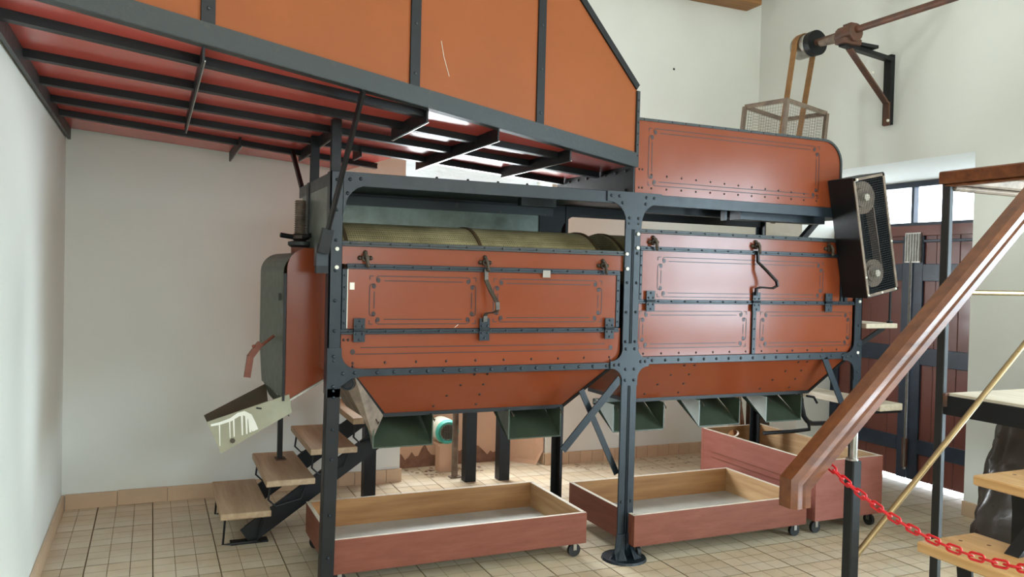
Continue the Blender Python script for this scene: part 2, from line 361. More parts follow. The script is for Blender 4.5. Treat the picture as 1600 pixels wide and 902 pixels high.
# ------------------------------------------------------------------ grain cleaning machine
YF, YR = 3.783, 4.70
mach = thing('grain_cleaning_machine', (2.4, 4.24, 0), 'long red-brown grain cleaning machine on blue-black iron posts, stencilled panels and open sieve drum', 'machine')
def part(mb, name, m, parent=mach, **k): return mb.build(name, m, parent, **k)
def rivrow(mb, x0, x1, n, y, z, r=.008, z1=None):
    for k in range(n):
        t = k/(n-1) if n > 1 else 0
        mb.rivet((x0+(x1-x0)*t, y, z+((z1 if z1 is not None else z)-z)*t), r)
    return mb
# posts
def post(name, boxes, rv):
    mb = MB()
    for b_ in boxes: mb.box(*b_)
    o = part(mb, name, 'frame', bevel=.002)
    r = MB()
    for x, z in rv: r.rivet((x, YF-.014, z), .0085)
    part(r, 'rivets', 'frame', o)
    return o
post('front_post', [(.745, .806, YF-.012, YF-.002, .96, 2.0), (.745, .755, YF-.012, YF+.06, .96, 2.0)], [(.776, .98+.14*k) for k in range(8)])
lp = MB().bar((.779, YF-.01, .99), (.763, YF-.01, 0), .06, .012, (0, 1, 0)).bar((.752, YF+.02, .99), (.737, YF+.02, 0), .01, .06, (0, 1, 0))
lo = part(lp, 'lower_leg', 'black')
rb = MB(); [rb.rivet((.779-.016*(1-z/1.), YF-.017, z), .008) for z in (.95, .8, .66, .4, .2)]; part(rb, 'rivets', 'frame', lo)
mpost = post('front_post', [(2.334, 2.3825, YF-.012, YF-.002, 0, 2.0), (2.3835, 2.432, YF-.012, YF-.002, 0, 2.0), (2.372, 2.381, YF-.012, YF+.06, 0, 2.0), (2.385, 2.394, YF-.012, YF+.06, 0, 2.0)],
     [(x, z) for x in (2.353, 2.413) for z in [1.19+.16*k for k in range(5)]+[.315, .13]])
post('front_post', [(4.024, 4.084, YF-.012, YF-.002, 0, 2.0), (4.074, 4.084, YF-.012, YF+.06, 0, 2.0)], [(4.054, .25+.17*k) for k in range(8)])
# bright new bolts
br = MB()
for x, z in ((.781, 1.64), (.781, 1.555), (2.413, 1.775), (2.413, 1.70), (2.345, 1.665), (2.35, 1.585), (4.054, 1.42), (4.05, 1.1)): br.cyl((x, YF-.012, z), (x, YF-.021, z), .010, n=6)
part(br, 'bright_bolts', 'paper')
# flared foot of the middle post
ft = MB()
for sx in (-1, 1):
    xs = 2.383+sx*.003
    pr = [(0, .14), (0, .0), (sx*.105, 0), (sx*.08, .025), (sx*.062, .06), (sx*.052, .14)]
    ft.xz([(xs+a, z) for a, z in pr], YF-.02, YF-.013)
    ft.extrude([(xs+sx*.06, YF-.02, .05), (xs+sx*.075, YF-.07, 0), (xs+sx*.02, YF-.085, 0), (xs+sx*.02, YF-.02, .08)], (sx*.008, 0, 0))
ft.cyl((2.383, YF-.005, 0), (2.383, YF-.005, .012), .125, .12, n=20)
part(ft, 'flared_foot', 'frame')
for x, h0, h in ((.82, 1.0, 2.0), (2.43, 0, 2.0), (4.05, 0, 2.0)):
    part(MB().box(x-.04, x+.04, YR-.008, YR+.0, h0, h).box(x-.005, x+.005, YR-.06, YR-.008, h0, h), 'rear_post', 'black')
# rails of the frame
def rail(x0, x1, y0, y1, z0, z1, m='frame', nr=0, name='rail', zz=None):
    o = part(MB().box(x0, x1, y0, y1, z0, z1), name, m, bevel=.002)
    if nr: part(rivrow(MB(), x0+.1, x1-.1, nr, y0, zz or (z0+z1)/2, .0095), 'rivets', m, o)
    return o
rail(.80, 2.34, YF-.008, YF+.004, 1.935, 2.0)
rail(2.43, 3.86, YF-.008, YF+.004, 1.935, 1.995)
rail(.80, 2.34, YF-.008, YF+.002, 1.042, 1.078, nr=17)
rail(2.43, 4.03, YF-.008, YF+.002, 1.062, 1.105, nr=17)
rail(.755, .765, YF-.01, YR, 1.94, 2.0, name='end_rail')
rail(.80, 4.07, YR-.02, YR-.005, 1.92, 1.99, 'black', name='rear_rail')
rail(.80, 4.07, YR-.02, YR-.005, 1.05, 1.11, 'black', name='rear_rail')
rail(1.55, 2.12, 4.25, 4.29, .775, .81, 'black', name='cross_rail')
rail(4.074, 4.084, YF, YR, 1.06, 1.11, name='end_rail')
# gusset plates with hollow corners
def gusset(poly, rv, y=YF-.016):
    o = part(MB().xz(poly, y, y+.006), 'gusset_plate', 'frame')
    r = MB(); [r.rivet((a, y, c), .0095) for a, c in rv]; part(r, 'rivets', 'frame', o)
R = .10
top = [(2.215, 2.0), (2.215, 1.945)] + arc(2.225, 1.835, .11, 90, 0) + [(2.335, 1.80), (2.432, 1.80)] + arc(2.545, 1.835, .11, 180, 90) + [(2.56, 1.945), (2.56, 2.0)]
gusset(top, [(2.24, 1.975), (2.29, 1.975), (2.31, 1.94), (2.46, 1.975), (2.51, 1.975), (2.455, 1.94), (2.355, 1.86), (2.412, 1.86)])
bot = [(2.26, 1.045), (2.26, 1.085)] + arc(2.265, 1.155, .07, -90, 0) + [(2.335, 1.18), (2.432, 1.18)] + arc(2.50, 1.165, .07, 180, 270) + [(2.505, 1.10), (2.505, 1.055)] + arc(2.50, .985, .068, 90, 180) + [(2.432, .95), (2.335, .95)] + arc(2.265, .975, .07, 0, 90)
gusset(bot, [(2.285, 1.065), (2.315, 1.065), (2.48, 1.08), (2.45, 1.08), (2.355, 1.15), (2.41, 1.15), (2.355, .98), (2.41, .98), (2.355, 1.04), (2.41, 1.04)])
gusset([(.806, 2.0), (.935, 2.0), (.935, 1.95)] + arc(.925, 1.83, .11, 90, 180) + [(.806, 1.80)], [(.835, 1.965), (.885, 1.97), (.825, 1.9)])
gusset([(.745, 1.18), (.812, 1.18)] + arc(.885, 1.155, .073, 180, 270) + [(.92, 1.08), (.92, 1.045), (.86, 1.035), (.81, 1.0), (.806, .95), (.745, .95)], [(.775, 1.14), (.82, 1.06), (.875, 1.062), (.775, 1.0)])
gusset([(4.084, 1.18), (4.018, 1.18)] + arc(3.95, 1.165, .068, 0, -90) + [(3.93, 1.095), (3.93, 1.055)] + arc(3.955, .985, .068, 90, 0) + [(4.024, .93), (4.084, .93)], [(3.96, 1.075), (4.0, 1.08), (4.055, 1.15), (4.055, 1.08), (4.055, .98)])
# diagonal braces
for p0, p1 in (((2.33, .99), (1.99, .62)), ((3.79, 1.07), (4.07, .55))):
    part(MB().bar((p0[0], YF-.004, p0[1]), (p1[0], YF-.004, p1[1]), .04, .008, (0, 1, 0)), 'diagonal_brace', 'frame')
part(MB().bar((2.11, YF+.03, .93), (2.345, YF+.03, .46), .032, .008, (0, 1, 0)), 'diagonal_brace', 'frame')
# red panels
PY = YF+.006
def panel(poly, name='side_panel', y=PY, m='red', rv=None, rr=.007):
    o = part(MB().xz(poly, y, y+.01), name, m)
    if rv: 
        r = MB(); [r.rivet((a, y, c), rr) for a, c in rv]; part(r, 'rivets', 'line', o)
    return o
def rect(x0, x1, z0, z1): return [(x0, z0), (x1, z0), (x1, z1), (x0, z1)]
pL = panel(arc(.88, 1.142, .068, 180, 270) + arc(2.26, 1.142, .068, 270, 360) + [(2.328, 1.262), (.812, 1.262)],
           rv=[(.87+k*.155, 1.105) for k in range(10)] + [(.825, 1.215), (.845, 1.215), (.87, 1.09), (2.27, 1.09)])
pLt = panel(rect(.81, 2.334, 1.572, 1.66))
pR = panel(rect(2.432, 3.95, 1.095, 1.40) [:0] + arc(2.50, 1.165, .068, 180, 270) + arc(3.95, 1.165, .068, 270, 360) + [(4.018, 1.40), (2.432, 1.40)],
           rv=[(2.48+k*.118, 1.12) for k in range(13)])
pRt = panel(rect(2.432, 3.985, 1.70, 1.79))
pRe = panel([(3.965, 1.41), (4.02, 1.41), (4.02, 1.42), (3.985, 1.70), (3.965, 1.70)])
# hinged doors
dL = panel(rect(.838, 2.298, 1.268, 1.55), 'drop_door', PY-.006)
dR = panel(rect(2.452, 3.90, 1.418, 1.69), 'drop_door', PY-.006)
def trim(x0, x1, z0, z1, nr, y=YF-.006, m='frame'):
    if x1-x0 > z1-z0:
        hz = (z1-z0)/2; o = part(MB().box(x0, x1, y, y+.016, z0+hz*.8, z1).box(x0, x1, y-.004, y+.012, z0, z0+hz*.9), 'trim_bar', m, bevel=.0015)
        part(rivrow(MB(), x0+.04, x1-.04, nr, y-.003, (z0+z1)/2, .0065), 'rivets', m, o)
    else:
        o = part(MB().box(x0, x1, y, y+.016, z0, z1), 'trim_bar', m, bevel=.0015)
        r = MB(); [r.rivet(((x0+x1)/2, y, z0+.03+(z1-z0-.06)*k/(nr-1)), .006) for k in range(nr)]; part(r, 'rivets', m, o)
trim(.806, 2.334, 1.655, 1.68, 16, m='angle'); trim(.832, 2.312, 1.549, 1.574, 16); trim(.806, 2.312, 1.242, 1.266, 17)
trim(.81, .834, 1.266, 1.549, 5); trim(2.292, 2.314, 1.268, 1.55, 5)
trim(2.432, 3.985, 1.783, 1.806, 16, m='angle'); trim(2.437, 3.90, 1.688, 1.712, 16); trim(2.432, 4.02, 1.397, 1.42, 18)
trim(2.437, 2.453, 1.42, 1.688, 5); trim(3.905, 3.925, 1.42, 1.688, 5); trim(3.938, 3.962, 1.42, 1.688, 5)
part(MB().box(.834, .838, PY-.009, PY, 1.27, 1.55), 'bare_metal_edge', 'paper', dL)
trim(3.222, 3.25, 1.105, 1.40, 5)
# stencilled borders (flat print on the panels)
def border(x0, x1, z0, z1, y, parent, name='stencilled_border', w_=.0042, cut=None):
    mb = MB(); s_ = .016
    def ln(a, b, c, d):
        v = Vector((c-a, d-b)); n_ = Vector((-v.y, v.x)).normalized()*w_/2
        mb.add([(a-n_.x, y, b-n_.y), (c-n_.x, y, d-n_.y), (c+n_.x, y, d+n_.y), (a+n_.x, y, b+n_.y)], [(0, 1, 2, 3)])
    def dot(cx, cz, r):
        mb.add([(cx+r*math.cos(2*PI*k/10), y, cz+r*1.15*math.sin(2*PI*k/10)) for k in range(10)], [tuple(range(10))])
    def curl(pts):
        for a, b in zip(pts, pts[1:]): ln(*a, *b)
    a = .045; rr = .014
    for zs, sg in ((z1, -1), (z0, 1)):
        ln(x0+a, zs, x1-a, zs); ln(x0+a+.025, zs+sg*.022, x1-a-.025, zs+sg*.022)
        for xc, q in ((x0+a, -1), (x1-a, 1)):
            curl([(xc+q*rr*math.sin(t), zs+sg*rr*(1-math.cos(t))) for t in [PI*k/6 for k in range(5)]])
            dot(xc+q*.004, zs+sg*.020, .0105)
    a2 = .052
    for xs, sg in ((x0, 1), (x1, -1)):
        ln(xs, z0+a2, xs, z1-a2); ln(xs+sg*.022, z0+a2+.022, xs+sg*.022, z1-a2-.022)
        for zc, q in ((z0+a2, -1), (z1-a2, 1)):
            curl([(xs+sg*rr*(1-math.cos(t)), zc+q*rr*math.sin(t)) for t in [PI*k/6 for k in range(5)]])
            dot(xs+sg*.020, zc+q*.004, .0105)
    for cx, sx in ((x0, 1), (x1, -1)):
        for cz, sz in ((z0, 1), (z1, -1)):
            ln(cx, cz, cx+sx*.018, cz); ln(cx, cz, cx, cz+sz*.018)
    return part(mb, name, 'line', parent)
border(.942, 1.48, 1.29, 1.518, PY-.0075, dL); border(1.577, 2.203, 1.298, 1.516, PY-.0075, dL)
border(2.556, 3.76, 1.435, 1.655, PY-.0075, dR)
border(2.45, 3.185, 1.15, 1.355, PY-.0015, pR); border(3.29, 4.0, 1.145, 1.352, PY-.0015, pR)
# long double stripe under the left door
st = MB(); y = PY-.0015
for z, a, b_ in ((1.178, .905, 2.235), (1.147, .88, 2.26)):
    st.add([(a, y, z-.002), (b_, y, z-.002), (b_, y, z+.002), (a, y, z+.002)], [(0, 1, 2, 3)])
for cx in (.868, 2.27): st.add([(cx+.012*math.cos(2*PI*k/10), y, 1.158+.014*math.sin(2*PI*k/10)) for k in range(10)], [tuple(range(10))])
part(st, 'stencilled_stripe', 'line', pL)
part(MB().box(.847, .869, PY-.0075, PY-.006, 1.452, 1.485), 'paper_label', 'paper', dL)
part(MB().box(1.845, 1.888, YF-.0125, YF-.011, 1.528, 1.565), 'grey_tape', 'tape')
part(MB().xz([(1.37, 1.271), (1.372, 1.27), (1.392, 1.285), (1.39, 1.287)], PY-.0075, PY-.006), 'scratch', 'edge', dL)
# hinges
def hinge(x, z, d):
    o = part(MB().box(x-.027, x+.027, YF-.016, YF-.011, z+.004, z+.056).box(x-.027, x+.027, YF-.016, YF-.011, z-.056, z-.004).cyl((x-.027, YF-.014, z), (x+.027, YF-.014, z), .008, n=8), 'hinge', 'frame')
    r = MB(); [r.rivet((x+a, YF-.016, z+b_), .0065) for a, b_ in ((0, .044), (-.015, .018), (.015, .018), (-.015, -.018), (.015, -.018), (0, -.044))]; part(r, 'rivets', 'frame', o)
for x in (.893, 1.526, 2.249): hinge(x, 1.262, dL)
for x in (2.505, 3.24, 3.80): hinge(x, 1.412, dR)
# clamps on the top strips
def clamp(x, z):
    y = YF-.004
    o = part(MB().cyl((x, y+.008, z), (x, y-.008, z), .018, n=10).rivet((x-.026, y+.006, z), .012, h=.014).rivet((x+.026, y+.006, z), .012, h=.014).rivet((x, y+.006, z+.026), .012, h=.014), 'clamp', 'cast', smooth=50)
    part(MB().cyl((x, y, z), (x, y-.028, z-.003), .009, .007, n=8), 'stud', 'cast', o)
    part(MB().tube([(x-.006, y-.02, z+.02), (x, y-.03, z), (x+.004, y-.026, z-.02), (x+.008, y-.02, z-.036)], .0085, 8).rivet((x+.008, y-.022, z-.036), .012, h=.01), 'wing_nut', 'cast', o, smooth=50)
for x, z in ((.918, 1.602), (1.527, 1.597), (2.207, 1.598), (2.523, 1.736), (3.235, 1.738), (3.80, 1.742)): clamp(x, z)
# handles of the two doors
part(MB().strap([(1.525, YF-.02, 1.565), (1.525, YF-.024, 1.51), (1.54, YF-.05, 1.455), (1.562, YF-.085, 1.40), (1.564, YF-.088, 1.365), (1.555, YF-.075, 1.35), (1.53, YF-.03, 1.345), (1.526, YF-.02, 1.33), (1.526, YF-.018, 1.30)], .024, .006, (1, .3, .1)), 'bent_strap_handle', 'cast', dL)
part(MB().strap([(3.234, YF-.018, 1.71), (3.236, YF-.022, 1.645), (3.27, YF-.06, 1.595), (3.318, YF-.09, 1.535), (3.322, YF-.092, 1.51), (3.30, YF-.08, 1.495), (3.245, YF-.04, 1.498), (3.228, YF-.024, 1.49), (3.228, YF-.018, 1.45)], .02, .011, (.1, 1, 0)), 'triangular_strap_handle', 'black', dR)
# body behind the panels
part(MB().box(.76, .772, YF+.05, YR-.03, 1.06, 1.66), 'end_plate', 'red')
part(MB().box(.80, 4.06, YR-.035, YR-.025, 1.06, 1.70), 'rear_panel', 'red')
part(MB().box(4.06, 4.07, YF+.06, YR-.05, 1.06, 1.75), 'end_plate', 'red')
part(MB().box(2.375, 2.39, YF+.06, YR-.06, 1.06, 1.50), 'partition', 'black')
# sieve drum
dr = MB(); DX, DZc, DR = 4.25, 1.385, .405
def drum(x0, x1, name):
    o = part(MB().cyl((x0, DX, DZc), (x1, DX, DZc), DR, n=64), name, 'drum', smooth=40)
    rg = MB()
    k = x0+.02
    while k < x1:
        rg.lathe([(0, DR), (.0, DR+.006), (.018, DR+.006), (.018, DR)], (k, DX, DZc), (1, 0, 0), 64); k += (x1-x0-.045)/2
    part(rg, 'hoops', 'brown_in', o, smooth=40)
    return o
drum(.84, 2.30, 'sieve_drum'); drum(2.42, 3.92, 'sieve_drum')
dd = part(MB().cyl((3.94, DX, DZc+.02), (4.05, DX-.02, DZc+.04), .30, .40, n=32), 'drum_end_cone', 'cream', smooth=40)
# sheets above the drum, left bay
part(MB().box(.80, 2.39, YF+.01, YR-.02, 1.985, 1.995), 'roof_sheet', 'green')
part(MB().box(.80, 2.33, YR-.045, YR-.037, 1.66, 1.935), 'rear_sheet', 'sheet')
part(MB().box(.80, 2.33, YR-.065, YR-.045, 1.915, 1.965), 'rear_batten', 'angle')
part(MB().box(.80, 2.33, YR-.09, YR-.045, 1.60, 1.70), 'rear_ledge', 'drum')
part(MB().box(.757, .765, YF+.12, YR-.10, 1.64, 1.94), 'end_sheet', 'sheet')
part(MB().box(1.9, 2.12, YF+.4, YF+.45, 1.93, 1.985), 'roof_batten', 'angle')
rg = [(2.24, 2.0), (2.24, 1.62), (2.29, 1.62), (2.33, 1.62), (2.39, 1.62), (2.39, 1.72)] + arc(2.53, 1.79, .14, 180, 90) + [(2.60, 1.93), (2.60, 2.0)]
part(MB().xz(rg, YR-.055, YR-.047), 'rear_gusset', 'black')
# upper box, right bay
bp = [(2.394, 1.993), (3.868, 1.993), (3.868, 2.25)] + arc(3.735, 2.262, .133, 0, 90, 8) + [(2.394, 2.408)]
ub = part(MB().xz(bp, YF, YF+.012), 'upper_box_front', 'red')
r = MB()
for k in range(13): r.rivet((2.50+k*.099, YF, 2.105-.0035*k), .0065); r.rivet((2.50+k*.099, YF, 2.03), .0065)
for x, z in ((2.42, 2.13), (2.44, 2.13), (2.42, 2.03), (2.44, 2.03)): r.rivet((x, YF, z), .0065)
part(r, 'rivets', 'line', ub)
border(2.476, 3.70, 2.046, 2.358, YF-.0015, ub)
rim = [(2.394, 2.408), (3.735, 2.408)] + arc(3.735, 2.262, .146, 90, 0, 8) + [(3.881, 1.993), (3.868, 1.993)]
rm = [(2.394, 2.395)] + [(3.735, 2.395)] + arc(3.735, 2.262, .133, 90, 0, 8) + [(3.868, 1.993)]
outer = [(2.394, 2.409), (3.735, 2.409)] + arc(3.735, 2.262, .147, 90, 0, 8) + [(3.882, 1.993)]
o = part(MB().xz(outer + rm[::-1], YF-.008, YF+.012), 'box_rim', 'angle')
part(rivrow(MB(), 2.44, 3.72, 15, YF-.008, 2.402, .006), 'rivets', 'angle', o)
part(MB().xz(outer + rm[::-1], YF+.012, YR-.02), 'upper_box_cover', 'red', smooth=30)
part(MB().box(2.394, 3.868, YR-.02, YR-.01, 1.993, 2.40), 'upper_box_back', 'red')
e_ = part(MB().box(2.384, 2.394, YF+.002, YR-.01, 1.995, 2.408), 'upper_box_end', 'black')
r = MB()
for k in range(8): r.rivet((2.384, YF+.08+k*.11, 2.125), .010, (-1, 0, 0)); r.rivet((2.384, YF+.08+k*.11, 2.02), .009, (-1, 0, 0)) if k in (0, 7) else None
part(r, 'rivets', 'black', e_)
part(MB().box(2.394, 3.868, YF+.012, YR-.02, 1.985, 1.993), 'upper_box_floor', 'black')
part(MB().bar((2.6, YF+.35, 1.955), (3.86, YF+.35, 1.955), .06, .06), 'inner_beam', 'black')
part(MB().box(3.2, 3.86, YF+.10, YF+.2, 1.90, 1.985).box(3.1, 3.115, YF+.12, YF+.16, 1.89, 1.985), 'inner_bracket', 'frame')
# hoppers
def hopper(x0, x1, zt, bx0, bx1, zb, by0, by1, nm):
    t = [(x0, YF+.012, zt), (x1, YF+.012, zt), (x1, YR-.04, zt), (x0, YR-.04, zt)]
    b_ = [(bx0, by0, zb), (bx1, by0, zb), (bx1, by1, zb), (bx0, by1, zb)]
    o = part(MB().add(t+b_, [(0, 1, 5, 4), (1, 2, 6, 5), (2, 3, 7, 6), (3, 0, 4, 7), (4, 5, 6, 7)]), 'hopper', 'red')
    e = MB().bar(t[0], b_[0], .035, .012, (0, 1, 0)).bar(t[1], b_[1], .016, .016, (0, 1, 0)).bar(b_[0], b_[1], .022, .02).bar(b_[0], b_[3], .02, .02).bar(b_[1], b_[2], .02, .02)
    part(e, 'edge_angles', 'black', o)
    r = MB()
    d0 = Vector(t[0]); u_ = Vector(t[1])-d0; v_ = Vector(b_[0])-d0; nrm = u_.cross(v_).normalized()
    if nrm.y > 0: nrm = -nrm
    L = x1-x0
    for cx in ((.46,) if nm == 'l' else (.23, .77)):
        for k in range(4):
            q = .12+.24*k
            for sx in (-1, 1):
                p = Vector((x0+L*cx+(sx*(.02+.055*k) if sx < 0 else .05+.0*k), 0, 0))
                f_ = q
                p = Vector((p.x, t[0][1]+(by0-t[0][1])*f_, zt+(zb-zt)*f_))
                r.rivet(p+nrm*.001, .0075, nrm)
    part(r, 'rivets', 'line', o)
    return o
hopper(.86, 2.29, 1.06, 1.076, 2.095, .815, 4.0, 4.45, 'l')
hopper(2.44, 4.0, 1.075, 2.52, 3.875, .828, 4.0, 4.45, 'r')
part(MB().extrude([(.835, 3.83, 1.02), (.885, 3.80, 1.04), (1.075, 3.985, .815), (1.025, 3.985, .70), (.99, 4.0, .80)], (0, .004, 0)).extrude([(.835, 3.834, 1.02), (.99, 4.0, .80), (.98, 4.4, .80), (.85, 4.4, 1.02)], (-.003, 0, 0)), 'hopper_skirt', 'dustiron')
part(MB().lathe([(.006, .026), (0, .028), (0, .034), (.10, .034), (.10, .03)], (.845, YF+.0, 1.012), (.35, 1, -.1), 16), 'side_pipe', 'black', smooth=40)
# outlet scoops
def scoop(x0, x1, y0=3.97, zt=.812, zl=.658, side='galv'):
    t = .006; yb = y0+.24
    o = part(MB().extrude([(x0, y0, zt), (x0, y0, zl), (x0+.01, yb, zt)], (t, 0, 0)).extrude([(x1-t, y0, zt), (x1-t, y0, zl), (x1-.01, yb, zt)], (t, 0, 0))
             .add([(x0, y0, zl), (x1, y0, zl), (x1, yb, zt-.02), (x0, yb, zt-.02), (x0, y0, zl-t), (x1, y0, zl-t), (x1, yb, zt-.03), (x0, yb, zt-.03)], [(0, 1, 2, 3), (4, 5, 6, 7), (0, 1, 5, 4)])
             .box(x0, x1, yb-.01, yb, zt-.03, zt), 'outlet_scoop', 'green')
    part(MB().extrude([(x0-.002, y0-.001, zt), (x0-.002, y0-.001, zl), (x0+.008, yb, zt)], (.0015, 0, 0)), 'side_sheet', side, o)
    h = MB()
    for x in (x0+.01, x1-.01): h.tube([(x, y0-.004, zt-.005), (x+.005, y0-.018, zt-.02), (x+.012, y0-.012, zt-.035), (x+.018, y0-.004, zt-.025)], .003, 6)
    part(h, 'wire_hooks', 'cast', o)
for a in ((1.02, 1.335), (1.76, 2.075)): scoop(*a, side='sheet')
for a in ((2.41, 2.755), (3.005, 3.31), (3.515, 3.80)): scoop(*a)
# discharge hood on the left end
hood = [(.60, .895), (.60, 1.52)] + arc(.70, 1.545, .10, 180, 90, 7)[0:] + [(.80, 1.648), (.80, 1.005)]
hd = part(MB().xz(hood, 4.045, 4.06), 'discharge_hood', 'red')
hl = [(.60, .90), (.585, 1.12), (.585, 1.50)] + arc(.685, 1.525, .10, 180, 95, 6) + [(.70, 1.612), (.70, 1.60)]
inner = [(x+.012, z-.004) for x, z in hl]
hs = MB()
for a, b_ in zip(hl, hl[1:]):
    hs.add([(a[0], 4.06, a[1]), (b_[0], 4.06, b_[1]), (b_[0]-.02, 4.80, b_[1]), (a[0]-.02, 4.80, a[1])], [(0, 1, 2, 3)])
part(hs, 'green_hood_side', 'green', hd, smooth=30)
part(MB().box(.60, .80, 4.79, 4.80, .9, 1.6), 'hood_back', 'green', hd)
part(MB().bar((.59, 4.04, .90), (.59, 4.04, 1.52), .012, .014, (0, 1, 0)), 'hood_edge', 'black', hd)
part(MB().bar((.61, 4.043, .895), (.80, 4.043, 1.005), .010, .012, (0, 1, 0)), 'hood_edge', 'steel', hd)
part(MB().box(.574, .578, 4.12, 4.16, 1.385, 1.42), 'latch', 'black', hd)
r = MB()
for x, z in ((.775, 1.56), (.77, 1.42), (.77, 1.30), (.77, 1.17)): r.rivet((x, 4.045, z), .007)
part(r, 'rivets', 'line', hd)
sp = part(MB().xz([(.245, .816), (.618, .932), (.633, .843), (.31, .663)], 4.035, 4.045), 'chute_side', 'cream')
dp = MB(); yy = 4.0335; dk = [0]
def stroke(pts, w0, w1=None):
    global yy
    yy -= .00004
    n_ = len(pts); L_ = []; R_ = []
    for i, (a, c) in enumerate(pts):
        q = pts[min(i+1, n_-1)]; p = pts[max(i-1, 0)]; v = Vector((q[0]-p[0], q[1]-p[1])).normalized()
        ww = (w0+((w1 or w0)-w0)*i/(n_-1))/2
        L_.append((a-v.y*ww, yy, c+v.x*ww)); R_.append((a+v.y*ww, yy, c-v.x*ww))
    dp.add(L_+R_, [(i, i+1, n_+i+1, n_+i) for i in range(n_-1)])
stroke([(.262, .80), (.30, .806), (.35, .822), (.385, .845), (.41, .850), (.435, .835), (.45, .80), (.462, .765)], .010, .03)
for x, z0, z1, w_ in ((.30, .806, .70, .006), (.345, .82, .735, .006), (.363, .825, .74, .008), (.40, .845, .745, .010), (.42, .845, .75, .012), (.436, .83, .757, .016), (.452, .80, .762, .014)):
    stroke([(x, z0), (x+.004, z1)], w_, w_*.6)
part(dp, 'white_paint_drips', 'white', sp)
part(MB().cyl((.36, 4.036, .722), (.36, 4.028, .722), .012, n=8), 'stud', 'cast', sp)
part(MB().bar((.465, 4.034, .873), (.49, 4.034, .868), .004, .007), 'slot', 'black', sp)
part(MB().extrude([(.31, 4.04, .67), (.63, 4.04, .845), (.63, 4.75, .71), (.345, 4.75, .565)], (0, 0, -.006)), 'chute_trough', 'brown_in')
part(MB().extrude([(.272, 4.755, .722), (.60, 4.755, .889), (.62, 4.755, .70), (.345, 4.755, .56)], (0, .008, 0)), 'chute_side', 'brown_in')
part(MB().extrude([(.585, 4.06, .90), (.585, 4.78, .90), (.62, 4.78, .82), (.62, 4.06, .82)], (.006, 0, 0)), 'chute_throat', 'green')
# wooden pull lever beside the hood
part(MB().bar((.50, 4.22, 1.165), (.45, 4.20, 1.10), .03, .035, (0, 1, 0)).bar((.452, 4.20, 1.105), (.437, 4.19, 1.0), .03, .034, (0, 1, 0)).cyl((.57, 4.25, 1.2), (.46, 4.2, 1.12), .008, n=8).rivet((.465, 4.18, 1.155), .01, (0, -1, .5)), 'pull_lever', 'tray')
# screw jack with hand wheel
jx, jy = .715, 4.40
sj = MB().cyl((jx, jy, 1.70), (jx, jy, 1.905), .026, n=14)
for k in range(17): sj.lathe([(0, .026), (.004, .033), (.007, .026)], (jx, jy, 1.71+k*.0115), (0, 0, 1), 14)
part(sj, 'screw_spindle', 'dustiron', smooth=60)
hw = part(MB().lathe([(0, .03), (.012, .045), (.03, .045), (.04, .028)], (jx, jy, 1.69), (0, 0, 1), 18), 'hand_wheel', 'cast', smooth=40)
for k, an in enumerate((190, 290, 350, 80)):
    a_ = math.radians(an); part(MB().tube([(jx+.03*math.cos(a_), jy+.03*math.sin(a_), 1.71), (jx+.06*math.cos(a_), jy+.06*math.sin(a_), 1.712), (jx+.105*math.cos(a_), jy+.105*math.sin(a_), 1.718)], .013, 8), 'spoke', 'black', hw, smooth=60)
part(MB().lathe([(0, .055), (.012, .072), (.03, .072), (.035, .05)], (jx+.01, jy, 1.655), (0, 0, 1), 20), 'jack_flange', 'angle', smooth=40)
part(MB().cyl((jx+.01, jy, 1.45), (jx+.01, jy, 1.655), .055, n=20), 'jack_sleeve', 'tray', smooth=40)
part(MB().box(jx+.035, jx+.06, jy-.03, jy+.03, 1.70, 2.0), 'jack_guide', 'black')
part(MB().box(.69, .745, YF-.005, YF+.06, 1.56, 1.66), 'bearing_block', 'frame')
part(MB().box(.69, .745, YF-.007, YF+.04, 1.525, 1.56), 'bearing_block', 'black')
# struts from machine frame to the duct
def zb(x): return 2.378-.0799*(x+.484)
def yd(x): return 2.836+.33*(x+.484)
part(MB().bar((.765, 3.24, zb(.765)-.01), (.735, YF-.02, 1.72), .045, .012, (1, 0, 0)).bar((.735, YF-.03, 1.73), (.715, YF-.02, 1.62), .05, .05, (0, 1, 0)), 'duct_strut', 'black')
for y in (3.97, 4.53): part(MB().box(.785, .83, y-.02, y+.02, 1.96, zb(.8)-.005), 'duct_strut', 'black')
part(MB().bar((.765, YR-.02, 2.0), (.78, 5.15, zb(.78)-.01), .03, .02, (1, 0, 0)), 'duct_strut', 'black')
# rear drive shelf and pipe
part(MB().box(3.9, 4.7, 4.45, 4.95, 2.0, 2.03).bar((4.06, YR-.03, 1.5), (4.6, 4.7, 2.0), .04, .04), 'drive_shelf', 'black')
part(MB().tube([(3.86, 4.05, .81), (3.87, 4.04, .72), (3.89, 4.04, .66), (3.93, 4.05, .625), (4.0, 4.08, .60), (4.15, 4.1, .59)], .016, 8).tube([(3.94, 4.05, .62), (3.95, 4.05, .57), (3.90, 4.15, .54), (3.70, 4.2, .53)], .013, 8).tube([(3.87, 4.0, .80), (3.93, 4.0, .79), (3.96, 4.0, .75)], .008, 6), 'drain_pipe', 'black', smooth=50)

